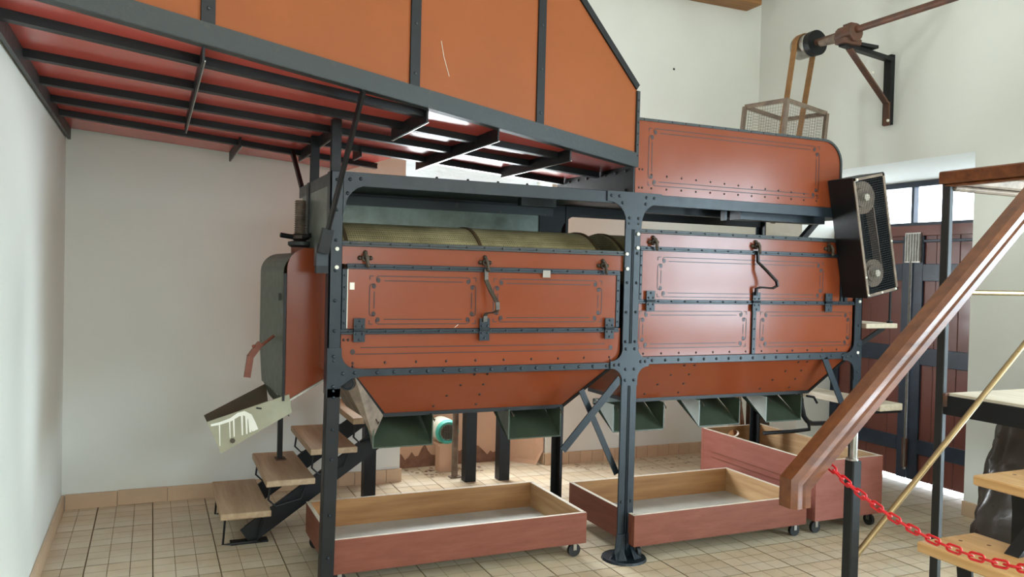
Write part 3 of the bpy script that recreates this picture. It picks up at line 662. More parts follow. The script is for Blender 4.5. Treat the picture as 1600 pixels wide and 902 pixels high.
# ------------------------------------------------------------------ overhead duct
XE = 2.392; ZT = 3.65
def zt(x): return min(2.572+.855*(XE-x), ZT)
XT = XE-(ZT-2.572)/.855
duct = thing('overhead_duct', (.9, 4.2, 2.15), 'large overhead orange-brown sheet metal duct with dark ribs under its red belly', 'duct')
bounds = [-.484, .165, 1.0, 1.70, XE]
for a, b_ in zip(bounds, bounds[1:]):
    xs = [a, b_]
    pts = [(a, yd(a), zb(a)), (b_, yd(b_), zb(b_)), (b_, yd(b_), zt(b_))]
    if a < XT < b_: pts.append((XT, yd(XT), ZT))
    pts.append((a, yd(a), zt(a)))
    MB().extrude(pts, (-.003, .01, 0)).build('front_panel', 'duct', duct)
dirv = Vector((1, .33, 0)).normalized(); nv = Vector((.33, -1, 0)).normalized()
for x in bounds[1:4]:
    o = MB().bar(Vector((x, yd(x), zb(x)+.05))+nv*.004, Vector((x, yd(x), zt(x)-.01))+nv*.004, .05, .008, nv).build('cover_strip', 'black', duct)
    r = MB(); z = zb(x)+.12
    while z < zt(x)-.1: r.rivet(Vector((x, yd(x), z))+nv*.008, .008, nv); z += .21
    r.build('bolts', 'angle', o)
def dpt(x, z, off=0): return Vector((x, yd(x), z))+nv*off
MB().bar(dpt(-.472, zb(-.472)+.03, .007), dpt(XE, zb(XE)+.03, .007), .012, .075).bar(dpt(-.472, zb(-.472)-.005, -.012), dpt(XE, zb(XE)-.005, -.012), .045, .010).build('bottom_angle', 'angle', duct)
MB().bar(dpt(XE, 2.57, .004), dpt(XT, ZT, .004), .014, .035).bar(dpt(XT, ZT, .004), dpt(-.484, ZT, .004), .014, .035).build('top_angle', 'black', duct)
o = MB().bar(dpt(XE+.004, zb(XE)-.01, .006), dpt(XE+.004, 2.55, .006), .022, .012, nv).build('end_angle', 'angle', duct)
r = MB(); [r.rivet(dpt(XE+.004, 2.2+.06*k, .012), .006, nv) for k in range(6)]; r.build('rivets', 'black', o)
BY = 5.72
def foot(z_): return None
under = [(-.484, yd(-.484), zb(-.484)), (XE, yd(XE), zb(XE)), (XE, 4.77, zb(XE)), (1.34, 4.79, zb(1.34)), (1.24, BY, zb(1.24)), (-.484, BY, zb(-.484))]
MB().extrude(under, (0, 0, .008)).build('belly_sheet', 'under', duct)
MB().add([(XE, yd(XE), 2.15), (XE, 4.77, 2.15), (XE, 4.77, 2.572), (XE, yd(XE), 2.572)], [(0, 1, 2, 3)]).add([(XE, yd(XE), 2.572), (XE, 4.77, 2.572), (XT, 4.79, ZT), (XT, yd(XT), ZT)], [(0, 1, 2, 3)]).add([(XT, yd(XT), ZT), (XT, 4.79, ZT), (1.24, BY, ZT), (-.484, BY, ZT), (-.484, yd(-.484), ZT)], [(0, 1, 2, 3, 4)]).build('top_sheet', 'duct', duct)
MB().add([(XE, 4.77, zb(XE)), (1.34, 4.79, zb(1.34)), (1.34, 4.79, ZT), (XT, 4.79, ZT), (XE, 4.77, 2.572)], [(0, 1, 2, 3, 4)]).add([(1.34, 4.79, zb(1.34)), (1.24, BY, zb(1.24)), (1.24, BY, ZT), (1.34, 4.79, ZT)], [(0, 1, 2, 3)]).add([(1.24, BY, zb(1.24)), (-.484, BY, zb(-.484)), (-.484, BY, ZT), (1.24, BY, ZT)], [(0, 1, 2, 3)]).build('rear_sheet', 'duct', duct)
def rib(x0, y0, x1, y1):
    a, b_ = Vector((x0, y0, zb(x0))), Vector((x1, y1, zb(x1)))
    d = Vector((0, 0, 1))
    MB().bar(a-d*.015, b_-d*.015, .006, .030).bar(a-d*.030+Vector((0, .02, 0)), b_-d*.030+Vector((0, .02, 0)), .048, .006).build('belly_rib', 'black', duct)
rib(-.48, 3.13, 1.08, 3.42); rib(-.48, 3.68, 1.99, 3.80); rib(-.48, 4.19, 2.38, 4.15); rib(-.48, 4.63, 2.38, 4.60); rib(-.48, 5.03, 1.32, 5.17)
def crossbar(x, y0, y1):
    z = zb(x)
    o = MB().box(x-.004, x+.004, y0, y1, z-.062, z-.002).build('cross_flat', 'black', duct)
    MB().box(x+.003, x+.007, y0, y1, z-.064, z-.060).build('bright_edge', 'steel', o)
crossbar(.155, 3.06, 4.78); crossbar(.46, 4.98, 5.70); crossbar(.83, 3.98, 5.2); crossbar(1.08, 3.38, 3.95); crossbar(1.08, 4.6, 4.8); crossbar(1.465, 3.50, 4.79); crossbar(1.93, 3.66, 4.55)
MB().box(-.486, -.47, 2.84, BY, zb(-.48)-.07, zb(-.48)+.0).build('wall_angle', 'angle', duct)
MB().tube([dpt(1.13, 2.545, .0015), dpt(1.145, 2.48, .0015), dpt(1.175, 2.40, .0015)], .0014, 4).build('scratch', 'edge', duct)

# ------------------------------------------------------------------ wheeled trays
def caster(t, x, y, axis, wr=.036, ztop=.08):
    o = MB().box(x-.022, x+.022, y-.022, y+.022, ztop-.008, ztop).build('caster', 'steel', t)
    s_ = Vector((.014, 0, 0)) if axis == 'x' else Vector((0, .014, 0))
    f = MB()
    for q in (-1, 1): f.bar(Vector((x, y, ztop-.008))+s_*q, Vector((x, y, wr))+s_*q, .02 if axis == 'y' else .004, .004 if axis == 'y' else .02, (0, 1, 0))
    f.build('fork', 'steel', o)
    a = s_*.75; MB().cyl(Vector((x, y, wr))-a, Vector((x, y, wr))+a, wr, n=18).build('wheel', 'rubber', o, smooth=40)
def tray(name, x0, x1, y0, y1, z0, z1, label, paint='tray', hole=False, axes='yyyy'):
    t = thing(name, ((x0+x1)/2, (y0+y1)/2, 0), label, 'cart'); th = .022
    def board(nm, bx, out, inner):
        mb = MB(); a = bx
        mb.add([(a[0],a[2],a[4]),(a[1],a[2],a[4]),(a[1],a[3],a[4]),(a[0],a[3],a[4]),(a[0],a[2],a[5]),(a[1],a[2],a[5]),(a[1],a[3],a[5]),(a[0],a[3],a[5])], [])
        fs = [(0,3,2,1),(4,5,6,7),(0,1,5,4),(1,2,6,5),(2,3,7,6),(3,0,4,7)]   # bottom top front right back left
        for i, f in enumerate(fs):
            mb.f.append(f); mb.mi.append(2 if i == 1 else (1 if i == inner else 0))
        return mb.build(nm, [paint, 'pinex' if abs(a[1]-a[0]) > .1 else 'piney', 'edge'], t, bevel=.002)
    def holed(nm, y_a, y_b, outy):
        # end board across x with an oval hand hole and rounded upper corners
        cx, cz, rx, rz = (x0+x1)/2, z1-.055, .05, .026; n = 28
        hw, lo_, hi_ = (x1-x0)/2, z0, z1
        angs = sorted(set([2*PI*k/n for k in range(n)] + [math.atan2(sz-cz, sx) % (2*PI) for sx in (-hw, hw) for sz in (lo_, hi_)]))
        def outp(a):
            c, s = math.cos(a), math.sin(a); ts = []
            if abs(c) > 1e-9: ts.append(hw/abs(c))
            if s > 1e-9: ts.append((hi_-cz)/s)
            if s < -1e-9: ts.append((lo_-cz)/s)
            q = min(ts); return cx+c*q, cz+s*q
        mb = MB(); m = len(angs); V = []
        for y in (y_a, y_b):
            for a in angs: p = outp(a); V.append((p[0], y, p[1]))
            for a in angs: V.append((cx+rx*math.cos(a), y, cz+rz*math.sin(a)))
        mb.add(V, [])
        for i in range(m):
            j = (i+1) % m
            for f, mi in (((i, j, m+j, m+i), 0 if outy < 0 else 1), ((2*m+i, 3*m+i, 3*m+j, 2*m+j), 1 if outy < 0 else 0), ((m+i, m+j, 3*m+j, 3*m+i), 2), ((i, 2*m+i, 2*m+j, j), 2 if abs(V[i][2]-z1)+abs(V[j][2]-z1) < 1e-6 else 0)):
                mb.f.append(f); mb.mi.append(mi)
        return mb.build(nm, [paint, 'pinex', 'edge'], t)
    if hole:
        holed('end_board', y0, y0+th, -1); holed('end_board', y1-th, y1, 1)
    else:
        board('front_board', (x0, x1, y0, y0+th, z0, z1), 2, 4); board('back_board', (x0, x1, y1-th, y1, z0, z1), 4, 2)
    lb = board('left_board', (x0, x0+th, y0+th, y1-th, z0, z1), 5, 3); board('right_board', (x1-th, x1, y0+th, y1-th, z0, z1), 3, 5)
    MB().box(x0+th, x1-th, y0+th, y1-th, z0+.004, z0+.018).build('bottom_panel', 'traybed', t)
    for k, (cx, cy) in enumerate(((x0+.05, y0+.05), (x1-.05, y0+.05), (x0+.05, y1-.05), (x1-.05, y1-.05))): caster(t, cx, cy, 'xxyy'[k] if axes == 'm' else axes[k], ztop=z0)
    return t, lb
tray('wheeled_tray', .80, 2.19, 3.855, 4.555, .082, .25, 'low red-brown wooden tray on casters under the left hopper, behind the left machine post', axes='yyyy')
tray('wheeled_tray', 2.402, 3.62, 3.712, 4.462, .078, .25, 'low red-brown wooden tray on casters behind the middle machine post', axes='xyxy')
t3, l3 = tray('wheeled_crate', 3.69, 4.24, 3.715, 4.84, .085, .45, 'tall faded pink wooden crate on casters with hand holes, right of the two low trays', paint='tray2', hole=True, axes='yxyx')
g = MB()
for z in (.30, .262): g.box(3.686, 3.69, 3.85, 4.72, z-.002, z+.002)
g.build('scribed_line', 'tray', l3)

# ------------------------------------------------------------------ left staircase
ls = thing('open_staircase', (.7, 5.0, 0), 'open stair of worn wooden treads on black stringers behind the left machine end', 'staircase')
for k in range(4):
    z = .195+.163*k; x = .358+.238*k
    MB().xy([(x, 4.64), (x+.268, 4.635), (x+.262, 5.37), (x+.004, 5.38)], z-.035, z).build('tread', 'tready', ls, bevel=.004)
    for y in (4.70, 5.30):
        pth = [(x+.03, y, z-.035), (x+.02, y, z-.12 if k else .012), (x+.06, y, z-.16 if k else .01), (x+.20, y, z-.13 if k else .012), (x+.235, y, z-.035)]
        MB().tube(pth, .006, 6).build('rod_bracket', 'black', ls)
for y in (4.73, 5.28):
    MB().bar((.50, y, .03), (1.42, y, .66), .012, .105).bar((.50, y+.02, .075), (1.42, y+.02, .705), .05, .012).bar((.50, y+.02, -.01+.0), (1.42, y+.02, .615), .05, .010).box(.42, .62, y-.03, y+.05, 0, .008).build('stringer', 'black', ls)
MB().box(.725, .755, 5.15, 5.18, .36, .92).build('rail_post', 'black', ls)
MB().box(.715, .775, 5.12, 5.21, .358, .364).build('post_plate', 'rust', ls)
# steel walkway legs behind the machine
wk = thing('steel_walkway', (2.0, 5.4, 0), 'narrow steel walkway on black legs behind the machine hoppers', 'platform')
for x, y, s_ in ((1.36, 5.362, .04), (2.165, 5.565, .042), (2.42, 5.53, .042)):
    MB().box(x-s_, x+s_, y-.012, y, 0, .84).box(x-s_, x-s_+.012, y, y+.07, 0, .84).build('leg', 'black', wk)
MB().cyl((2.10, 5.72, 0), (2.10, 5.72, .84), .024, n=10).box(2.06, 2.15, 5.69, 5.75, 0, .008).build('leg', 'dustiron', wk)
MB().box(1.30, 2.5, 5.30, 5.74, .84, .87).build('deck_plate', 'black', wk)

# ------------------------------------------------------------------ alcove: cardboard lining and motor
cb = thing('cardboard_sheet', (2.2, 6.1, 0), 'brown cardboard sheet with torn damp lower edge lining the alcove behind the machine', 'cardboard')
n = 36
tp = []; bt = []
for k in range(n+1):
    x = AX0+.04+(AX1-.25-AX0-.04)*k/n; ragged = .11+.05*math.sin(k*1.1)*math.sin(k*.37+1)+random.uniform(-.03, .03)
    if 14 < k < 19: ragged += .05
    bt.append((x, 6.105, ragged)); tp.append((x, 6.105, .93))
MB().add(bt+tp, [(i, i+1, n+2+i, n+1+i) for i in range(n)]).add([(a, b_-.004, c) for a, b_, c in bt]+[(a, b_-.004, c) for a, b_, c in tp], [(i, i+1, n+2+i, n+1+i) for i in range(n)]).build('dry_card', 'card', cb)
MB().box(AX0+.03, AX1-.2, 6.108, 6.116, .0, .93).build('damp_layer', 'carddark', cb)
cb2 = tag(MB().extrude([(2.70, 6.09, .0), (2.70, 6.09, .9), (2.90, 5.90, .9), (2.915, 5.87, .12), (2.86, 5.89, .0)], (.006, .006, 0)).build('cardboard_sheet', 'card'), 'narrow curled cardboard flap standing in the right corner of the alcove', 'cardboard')
mo = thing('electric_motor', (2.09, 5.9, 0), 'small turquoise electric motor with round pale grille low in the alcove', 'motor')
MB().lathe([(0, .07), (.015, .092), (.06, .096), (.19, .092), (.2, .06)], (2.09, 5.86, .315), (0, 1, 0), 28).build('housing', 'grille', mo, smooth=40)
MB().lathe([(0, .062), (-.012, .066), (-.016, .080), (.0, .092), (.02, .094)], (2.09, 5.86, .315), (0, 1, 0), 28).build('fan_ring', 'motor', mo, smooth=40)
gr = MB().lathe([(-.001, .01), (-.006, .06), (.0, .062)], (2.09, 5.858, .315), (0, 1, 0), 24)
gr.build('grille_disc', 'grille', mo)
gw = MB()
for k in range(-4, 5):
    d = k*.0125; h_ = math.sqrt(max(0, .058**2-d*d))
    gw.box(2.09+d-.0025, 2.09+d+.0025, 5.846, 5.851, .315-h_, .315+h_).box(2.09-h_, 2.09+h_, 5.846, 5.851, .315+d-.0025, .315+d+.0025)
gw.build('grille_wires', 'brown_in', mo)
MB().box(2.02, 2.16, 5.88, 6.03, .205, .225).box(2.04, 2.14, 5.90, 6.0, 0, .205).build('mount', 'card', mo)
dt = MB()
for k in range(70):
    x, y = random.gauss(2.1, .16), 5.93+random.gauss(0, .07); s_ = random.uniform(.006, .022)
    if y < 6.08: dt.add([(x+s_*math.cos(a)*random.uniform(.6, 1.3), y+s_*math.sin(a)*.7, .0012+.0001*k*.1) for a in [PI*q/3 for q in range(6)]], [(0, 1, 2, 3, 4, 5)])
for k in range(160):
    x, y = random.uniform(2.95, 4.6), 5.82-abs(random.gauss(0, .2)); s_ = random.uniform(.003, .012)
    dt.add([(x+s_*math.cos(a)*random.uniform(.6, 2.3), y+s_*math.sin(a)*.6, .0012+.00001*k) for a in [PI*q/3 for q in range(6)]], [(0, 1, 2, 3, 4, 5)])
tag(dt.build('damp_debris', 'dirt'), 'brown debris and crumbs scattered on the floor under the motor and along the back wall', 'debris', kind='stuff')
lb_ = thing('leaning_boards', (4.15, 4.97, 0), 'narrow brown boards standing on end behind the tall pink crate', 'boards')
for k in range(4): MB().bar((4.13+.03*k, 4.95, 0), (4.06+.03*k, 5.02, .66), .024, .06, (0, 1, 0)).build('board', 'pinex' if k < 3 else 'carddark', lb_)
MB().box(4.22, 4.40, 4.93, 4.99, 0, .62).build('board', 'brown_in', lb_)

# ------------------------------------------------------------------ belt guard on the machine's right front
bg = thing('belt_guard', (4.0, 3.68, 1.45), 'tilted black belt guard box with wire mesh front and two pulleys, right of the machine', 'guard')
gx0, gx1, gy0, gy1, gz0, gz1 = 3.84, 4.095, 3.585, 3.775, 1.47, 2.185
pv = ((gx0+gx1)/2, 3.68, (gz0+gz1)/2); TA = math.radians(-12.0)
# Y-axis rotation: negative angle tips the top to the left as seen from the front
def gbuild(mb, name, m, parent=bg, **k): mb.rot(TA, 'Y', pv); return mb.build(name, m, parent, **k)
gbuild(MB().box(gx0, gx0+.008, gy0, gy1, gz0, gz1), 'side_plate', 'black')
gbuild(MB().box(gx1-.006, gx1, gy0, gy1, gz0, gz1), 'side_plate', 'black')
gbuild(MB().box(gx0, gx1, gy0, gy1, gz1, gz1+.006), 'top_plate', 'black')
gbuild(MB().box(gx0, gx1, gy0, gy1, gz0-.006, gz0), 'bottom_plate', 'black')
gbuild(MB().box(gx0+.01, gx1-.008, gy1-.006, gy1, gz0+.0, gz1-.25), 'back_plate', 'black')
gbuild(MB().box(gx0, gx0+.016, gy0-.006, gy0, gz0, gz1).box(gx1-.016, gx1, gy0-.006, gy0, gz0, gz1).box(gx0, gx1, gy0-.006, gy0, gz1-.016, gz1).box(gx0, gx1, gy0-.006, gy0, gz0, gz0+.016), 'mesh_frame', 'dustiron')
wm = MB(); sp_ = .0135
for k in range(1, int((gx1-gx0)/sp_)): wm.box(gx0+k*sp_-.0006, gx0+k*sp_+.0006, gy0-.003, gy0-.001, gz0+.01, gz1-.01)
for k in range(1, int((gz1-gz0)/sp_)): wm.box(gx0+.01, gx1-.01, gy0-.003, gy0-.001, gz0+k*sp_-.0006, gz0+k*sp_+.0006)
o = gbuild(wm, 'wire_mesh', 'angle'); o['kind'] = 'stuff'
def pulley(cx, cz, r_, nm):
    o = gbuild(MB().lathe([(0, r_*.3), (.0, r_*.55), (.012, r_*.6), (.004, r_*.92), (.0, r_), (.075, r_), (.08, r_*.6)], (cx, gy0+.045, cz), (0, 1, 0), 28), nm, 'dustiron', smooth=40)
    gbuild(MB().cyl((cx, gy0+.01, cz), (cx, gy1+.02, cz), .021, n=12), 'shaft', 'edge', o, smooth=40)
cxm = (gx0+gx1)/2-.005
pulley(cxm-.012, gz1-.125, .100, 'pulley'); pulley(cxm+.0, gz0+.125, .085, 'pulley')
gbuild(MB().strap([(cxm-.109, gy0+.08, gz1-.125), (cxm-.085, gy0+.08, gz0+.125)], .06, .006, (0, 1, 0)), 'belt_strand', 'beltd')
gbuild(MB().strap([(cxm+.070, gy0+.08, gz1-.125), (cxm+.086, gy0+.08, gz0+.125)], .06, .006, (0, 1, 0)), 'belt_strand', 'beltd')
r = MB(); [r.rivet((x, gy0-.006, z), .008) for x, z in ((gx0+.008, gz0+.01), (gx0+.12, gz0+.008), (gx1-.02, gz0+.008), (gx0+.008, gz0+.12), (gx1-.008, gz0+.3), (gx0+.03, gz1-.01))]
gbuild(r, 'bolts', 'paper')

# ------------------------------------------------------------------ overhead drive shaft, belt and cage
SX, SZ = 4.44, 3.275
sh = thing('line_shaft', (4.44, 4.3, 2.7), 'rusty overhead drive shaft with small pulley on a triangular wall bracket, upper right', 'shaft')
MB().cyl((SX, 4.80, SZ+.02), (SX, 2.2, SZ+.005), .024, n=14).build('shaft_rod', 'rust', sh, smooth=40)
pu = MB().lathe([(0, .03), (.0, .080), (.012, .088), (.07, .086), (.13, .088), (.14, .080), (.14, .05), (.10, .03)], (SX+.01, 4.80, SZ+.02), (0, -1, 0), 26).build('pulley', 'steel', sh, smooth=40)
MB().lathe([(0, .05), (0, .092), (.055, .092), (.055, .05)], (SX+.01, 4.655, SZ+.02), (0, -1, 0), 26).build('pulley_collar', 'black', pu, smooth=40)
by = 4.30
MB().box(SX-.05, SX+.05, by-.06, by+.06, SZ-.05, SZ+.05).cyl((SX, by-.075, SZ), (SX, by+.075, SZ), .062, n=14).box(SX-.085, SX+.085, by-.045, by+.045, SZ-.075, SZ-.035).box(SX-.02, SX+.03, by-.04, by+.04, SZ+.05, SZ+.075).build('bearing_block', 'rust', sh, smooth=30, bevel=.006)
MB().cyl((SX, by+.1, SZ), (SX, by+.26, SZ+.005), .034, .026, n=12).build('shaft_sleeve', 'dustiron', sh, smooth=40)
MB().bar((SX-.06, by, SZ-.075), (XR-.01, 4.41, SZ-.085), .05, .03).box(SX+.12, SX+.28, by-.01, by+.06, SZ-.062, SZ-.04).build('bracket_arm', 'black', sh)
MB().box(XR-.04, XR-.001, 4.385, 4.45, 2.71, SZ-.05).build('wall_bar', 'black', sh)
br_ = MB().bar((SX+.03, by+.02, SZ-.09), (XR-.055, 4.40, 2.86), .012, .05, (0, 1, 0)).bar((XR-.055, 4.40, 2.87), (XR-.05, 4.40, 2.70), .012, .052, (0, 1, 0))
bo = br_.build('diagonal_brace', 'rust', sh)
r = MB()
for q in (.45,): r.rivet((SX+.03+(XR-.085-SX)*q, by+.02-.02, SZ-.09+(2.86-SZ+.09)*q), .010, (-.6, -1, 0))
r.rivet((XR-.06, 4.38, 2.735), .012, (-1, -.6, 0)); r.build('pale_bolts', 'paper', bo)
db = thing('drive_belt', (4.33, 4.74, 2.1), 'leather drive belt hanging in two strands from the overhead pulley into the wire cage', 'belt')
PYc = 4.735; LX, LZ = 4.26, 2.13
MB().strap([(SX-.082, PYc, SZ+.03), (LX-.075, PYc, LZ)], .055, .006, (0, 1, 0)).build('belt_strand', 'belt', db)
MB().strap([(SX+.102, PYc, SZ+.0), (LX+.075, PYc, LZ)], .055, .006, (0, 1, 0)).build('belt_strand', 'belt', db)
MB().strap([(SX+.01+.094*math.cos(t), PYc, SZ+.02+.094*math.sin(t)) for t in [PI*k/10 for k in range(11)]], .055, .006, (0, 1, 0)).build('belt_loop', 'belt', db)
MB().lathe([(0, .03), (0, .07), (.08, .07), (.08, .03)], (LX, PYc+.04, LZ), (0, -1, 0), 22).build('lower_pulley', 'dustiron', db, smooth=40)
cg = thing('belt_cage', (4.3, 4.74, 2.03), 'small square wire mesh cage guarding the belt on top of the machine', 'guard')
c0 = (4.10, 4.60, 2.035); a1 = Vector((.40, .02, -.055)); a2 = Vector((-.10, .34, .0)); a3 = Vector((.08, 0, .81))
P = lambda i, j, k: Vector(c0)+a1*i+a2*j+a3*k
for i, j in ((0, 0), (1, 0), (1, 1), (0, 1)): MB().bar(P(i, j, 0), P(i, j, 1), .026, .026).build('corner_angle', 'dustiron', cg)
for k in (.62, 1.0):
    for (i, j), (i2, j2) in (((0, 0), (1, 0)), ((1, 0), (1, 1)), ((1, 1), (0, 1)), ((0, 1), (0, 0))):
        if k == 1.0: MB().bar(P(i, j, k), P(i2, j2, k), .008, .032).build('top_bar', 'dustiron', cg)
ms = MB()
for (i, j), (i2, j2) in (((0, 0), (1, 0)), ((1, 0), (1, 1)), ((1, 1), (0, 1)), ((0, 1), (0, 0))):
    A, B = P(i, j, 0), P(i2, j2, 0); L = (B-A).length; nn = int(L/.022)
    for q in range(1, nn): ms.bar(A+(B-A)*q/nn, A+(B-A)*q/nn+a3, .0013, .0013)
    for q in range(1, 37): ms.bar(A+a3*q/37, B+a3*q/37, .0013, .0013)
o = ms.build('wire_mesh', 'dustiron', cg); o['kind'] = 'stuff'

# ------------------------------------------------------------------ wooden shelves beside the machine's right end
s1 = thing('plank_shelf', (4.4, 4.1, 1.24), 'pale wooden plank shelf on a diagonal bracket beside the right machine post, the upper one', 'shelf')
MB().box(4.22, 4.50, 3.86, 4.85, 1.243, 1.275).build('plank', 'plank', s1, bevel=.004)
MB().bar((4.44, 3.92, 1.243), (4.15, 4.02, 1.03), .03, .012, (0, 1, 0)).build('bracket', 'black', s1)
MB().cyl((4.47, 3.90, 1.275), (4.47, 3.90, 1.62), .008, n=8).lathe([(0, .02), (.012, .02), (.018, .01)], (4.47, 3.90, 1.275), (0, 0, 1), 10).build('upright_rod', 'black', s1)
s2 = thing('plank_shelf', (4.45, 4.3, .7), 'long pale wooden plank step low behind the right machine post', 'shelf')
MB().box(4.30, 4.50, 3.80, 4.95, .71, .755).build('plank', 'plank', s2, bevel=.004)
MB().bar((4.41, 3.86, .71), (4.30, 3.98, .83), .02, .012).bar((4.24, 3.84, .70), (4.50, 3.82, .70), .02, .012).build('bracket', 'black', s2)

# ------------------------------------------------------------------ right staircase with landing
rs = thing('handrail_staircase', (3.2, 1.9, 0), 'pine stair and landing on black steel with thick mahogany handrail in the right foreground', 'staircase')
YS = 1.988
for x0, x1, z in ((2.438, 2.735, .65), (2.712, 3.02, .86)):
    MB().xy([(x0, YS-.94), (x1, YS-.94), (x1, YS), (x0+.004, YS)], z-.036, z).build('tread', 'treadr', rs, bevel=.005)
    MB().strap([(x0+.085, YS-.10, z-.036), (x0+.115, YS-.10, z-.05), (x0+.125, YS-.10, z-.12), (x0+.125, YS-.10, z-.34), (x0+.10, YS-.10, z-.5)], .055, .010, (0, 1, 0)).build('tread_bracket', 'black', rs)
    kn = MB()
    for a, b_ in ((.16, .05), (.21, .12), (.25, .2), (.1, .16)): kn.rivet((x0+a, YS-b_, z), .008, (0, 0, 1), .001)
    kn.build('tread_screws', 'rust', rs)
MB().bar((2.15, YS-.22, .20), (3.25, YS-.22, 1.08), .05, .12).build('stringer', 'black', rs)
MB().bar((2.15, YS-.75, .20), (3.25, YS-.75, 1.08), .05, .12).build('stringer', 'black', rs)
# landing
LZt = 1.068
MB().xy([(3.2, .4), (XR, .4), (XR, 2.47), (3.2, 2.47)], LZt-.015, LZt).build('landing_deck', 'plank', rs)
MB().box(3.19, 3.2, .4, 2.5, LZt-.095, LZt-.012).box(3.2, XR, 2.47, 2.48, LZt-.095, LZt-.012).build('landing_edge', 'black', rs)
MB().box(3.182, 3.208, 2.482, 2.522, 0, 1.985).build('landing_post', 'rubber', rs, bevel=.003)
MB().box(3.175, 3.215, 2.465, 2.476, LZt-.06, LZt+.0).build('wood_packer', 'rust', rs)
MB().bar((3.20, 2.53, 2.012), (3.20, .5, 2.012), .07, .055).bar((3.2, 2.51, 1.978), (3.2, .5, 1.978), .045, .012).build('landing_handrail', 'rail', rs, bevel=.01)
MB().bar((3.2, 2.505, 2.005), (XR, 2.505, 2.005), .075, .05).bar((3.2, 2.49, 1.965), (XR, 2.49, 1.965), .04, .02).build('landing_handrail', 'dustiron', rs, bevel=.008)
MB().cyl((3.22, 2.50, 1.51), (XR, 2.50, 1.51), .012, n=10).build('steel_rail', 'brass', rs, smooth=40)
# moulded handrail of the flight, with its dropped end
hy = YS+.012
prof = [(-.042, -.038), (.028, -.042), (.036, -.034), (.036, -.012), (.030, -.006), (.038, .004), (.040, .024), (.026, .040), (-.026, .040), (-.040, .026)]
def sweep(path, ups):
    mb = MB(); n_ = len(prof); q = []
    for p, (sv, uv) in zip(path, ups):
        q += [Vector(p)+Vector(sv)*a+Vector(uv)*b_ for a, b_ in prof]
    fs = [tuple(range(n_-1, -1, -1)), tuple(range((len(path)-1)*n_, len(path)*n_))]
    for i in range(len(path)-1): fs += [(i*n_+k, i*n_+(k+1) % n_, (i+1)*n_+(k+1) % n_, (i+1)*n_+k) for k in range(n_)]
    return mb.add(q, fs)
sl = (1.836-.916)/(2.962-1.917); hdv = Vector((1, 0, sl)).normalized(); upv = Vector((-hdv.z, 0, hdv.x)); sd = Vector((0, -1, 0))
k0 = Vector((1.897, hy, .897)); mit = (upv+Vector((-1, 0, 0))).normalized(); mit = mit/mit.dot(upv)
sweep([k0+Vector((0, 0, -.075)), k0, k0+hdv*1.9], [(sd, Vector((-1, 0, 0))), (sd, mit), (sd, upv)]).build('mahogany_handrail', 'rail', rs, smooth=35)
MB().box(2.135, 2.175, YS+.0, YS+.04, 0, .95).build('newel_post', 'black', rs, bevel=.004)
MB().cyl((2.155, YS+.02, .95), (2.155, YS+.02, 1.11), .0125, n=12).cyl((2.150, YS+.02, .95), (2.150, YS+.02, .956), .02, n=12).build('newel_tube', 'steel', rs, smooth=40)
MB().cyl((2.165, YS+.02, .61), (3.2, YS+.02, .61+1.035*.855), .0105, n=12).build('brass_rod', 'brass', rs, smooth=40)
MB().tube([(2.02, YS+.012, .975), (2.025, YS+.005, .95), (2.03, YS-.005, .945), (2.035, YS+.005, .955)], .003, 6).build('chain_hook', 'brass', rs)

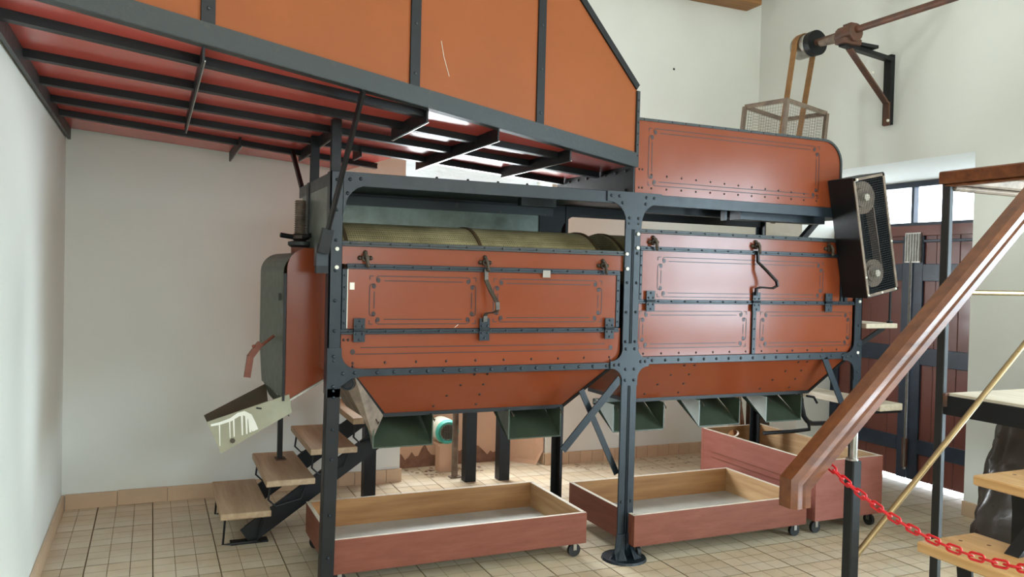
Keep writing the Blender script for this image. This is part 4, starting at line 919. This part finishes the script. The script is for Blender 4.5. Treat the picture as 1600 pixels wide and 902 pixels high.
# ------------------------------------------------------------------ red plastic chain across the stair
ch = thing('barrier_chain', (2.03, 1.5, .82), 'red plastic barrier chain sagging across the foot of the mahogany handrail stair', 'chain')
def cz(y): return .817+.53*(y-1.50)**2
pitch = .0335; pts = []; y = 1.995; 
yy_ = [y]
while y > .92:
    sl_ = 2*.53*(y-1.50); y -= pitch/math.sqrt(1+sl_*sl_); yy_.append(y)
lk_ = []
a_, b_ = .0125, .0125
for t in range(16):
    an = 2*PI*t/16; lk_.append(Vector((( .0095*math.sin(an)), (.0095*math.cos(an))+(.0125 if math.cos(an) > 0 else -.0125)*1.0, 0)))
lm_b = MB().tube(lk_, .0036, 6, closed=True)
lme = bpy.data.meshes.new('chain_link'); lme.from_pydata(lm_b.v, [], lm_b.f); lme.materials.append(M['chain'])
lme.polygons.foreach_set('use_smooth', [True]*len(lme.polygons))
for k in range(len(yy_)-1):
    ym = (yy_[k]+yy_[k+1])/2; c = Vector((2.03, ym, cz(ym))); t_ = Vector((0, yy_[k+1]-yy_[k], cz(yy_[k+1])-cz(yy_[k]))).normalized()
    nrm = Vector((1, 0, 0)) if k % 2 == 0 else t_.cross(Vector((1, 0, 0)))
    nrm = (Matrix.Rotation(math.radians(-20), 3, t_) @ nrm).normalized(); sdv = t_.cross(nrm)
    o = bpy.data.objects.new('chain_link', lme); COL.objects.link(o)
    o.rotation_euler = Matrix(((sdv.x, t_.x, nrm.x), (sdv.y, t_.y, nrm.y), (sdv.z, t_.z, nrm.z))).to_euler()
    place(o, c, ch)

# ------------------------------------------------------------------ something wrapped in dark plastic under the landing
def wrapped():
    mb = MB(); nu, nv_ = 40, 26; q = []
    for j in range(nv_+1):
        v = j/nv_
        for i in range(nu):
            a = 2*PI*i/nu
            rx, ry = .33*(1-.5*v), .31*(1-.35*v)
            if v > .9: rx *= 1-(v-.9)*6; ry *= 1-(v-.9)*6
            cr = 1+.05*math.sin(5*a+6*v)+.035*math.sin(11*a-9*v)+random.uniform(-.03, .03)
            se = abs(math.cos(a))**.6*(1 if math.cos(a) > 0 else -1), abs(math.sin(a))**.6*(1 if math.sin(a) > 0 else -1)
            q.append((4.64+.07*v+rx*cr*se[0]*.95, 2.97+ry*cr*se[1], .96*v+.02*math.sin(4*a)*v))
    fs = [(j*nu+i, j*nu+(i+1) % nu, (j+1)*nu+(i+1) % nu, (j+1)*nu+i) for j in range(nv_) for i in range(nu)]
    fs += [tuple(range(nv_*nu, nv_*nu+nu)), tuple(range(nu-1, -1, -1))]
    return mb.add(q, fs)
tag(wrapped().build('wrapped_bundle', 'bag', smooth=50), 'bulky bundle wrapped in dark creased plastic on the floor behind the right stair', 'bundle')
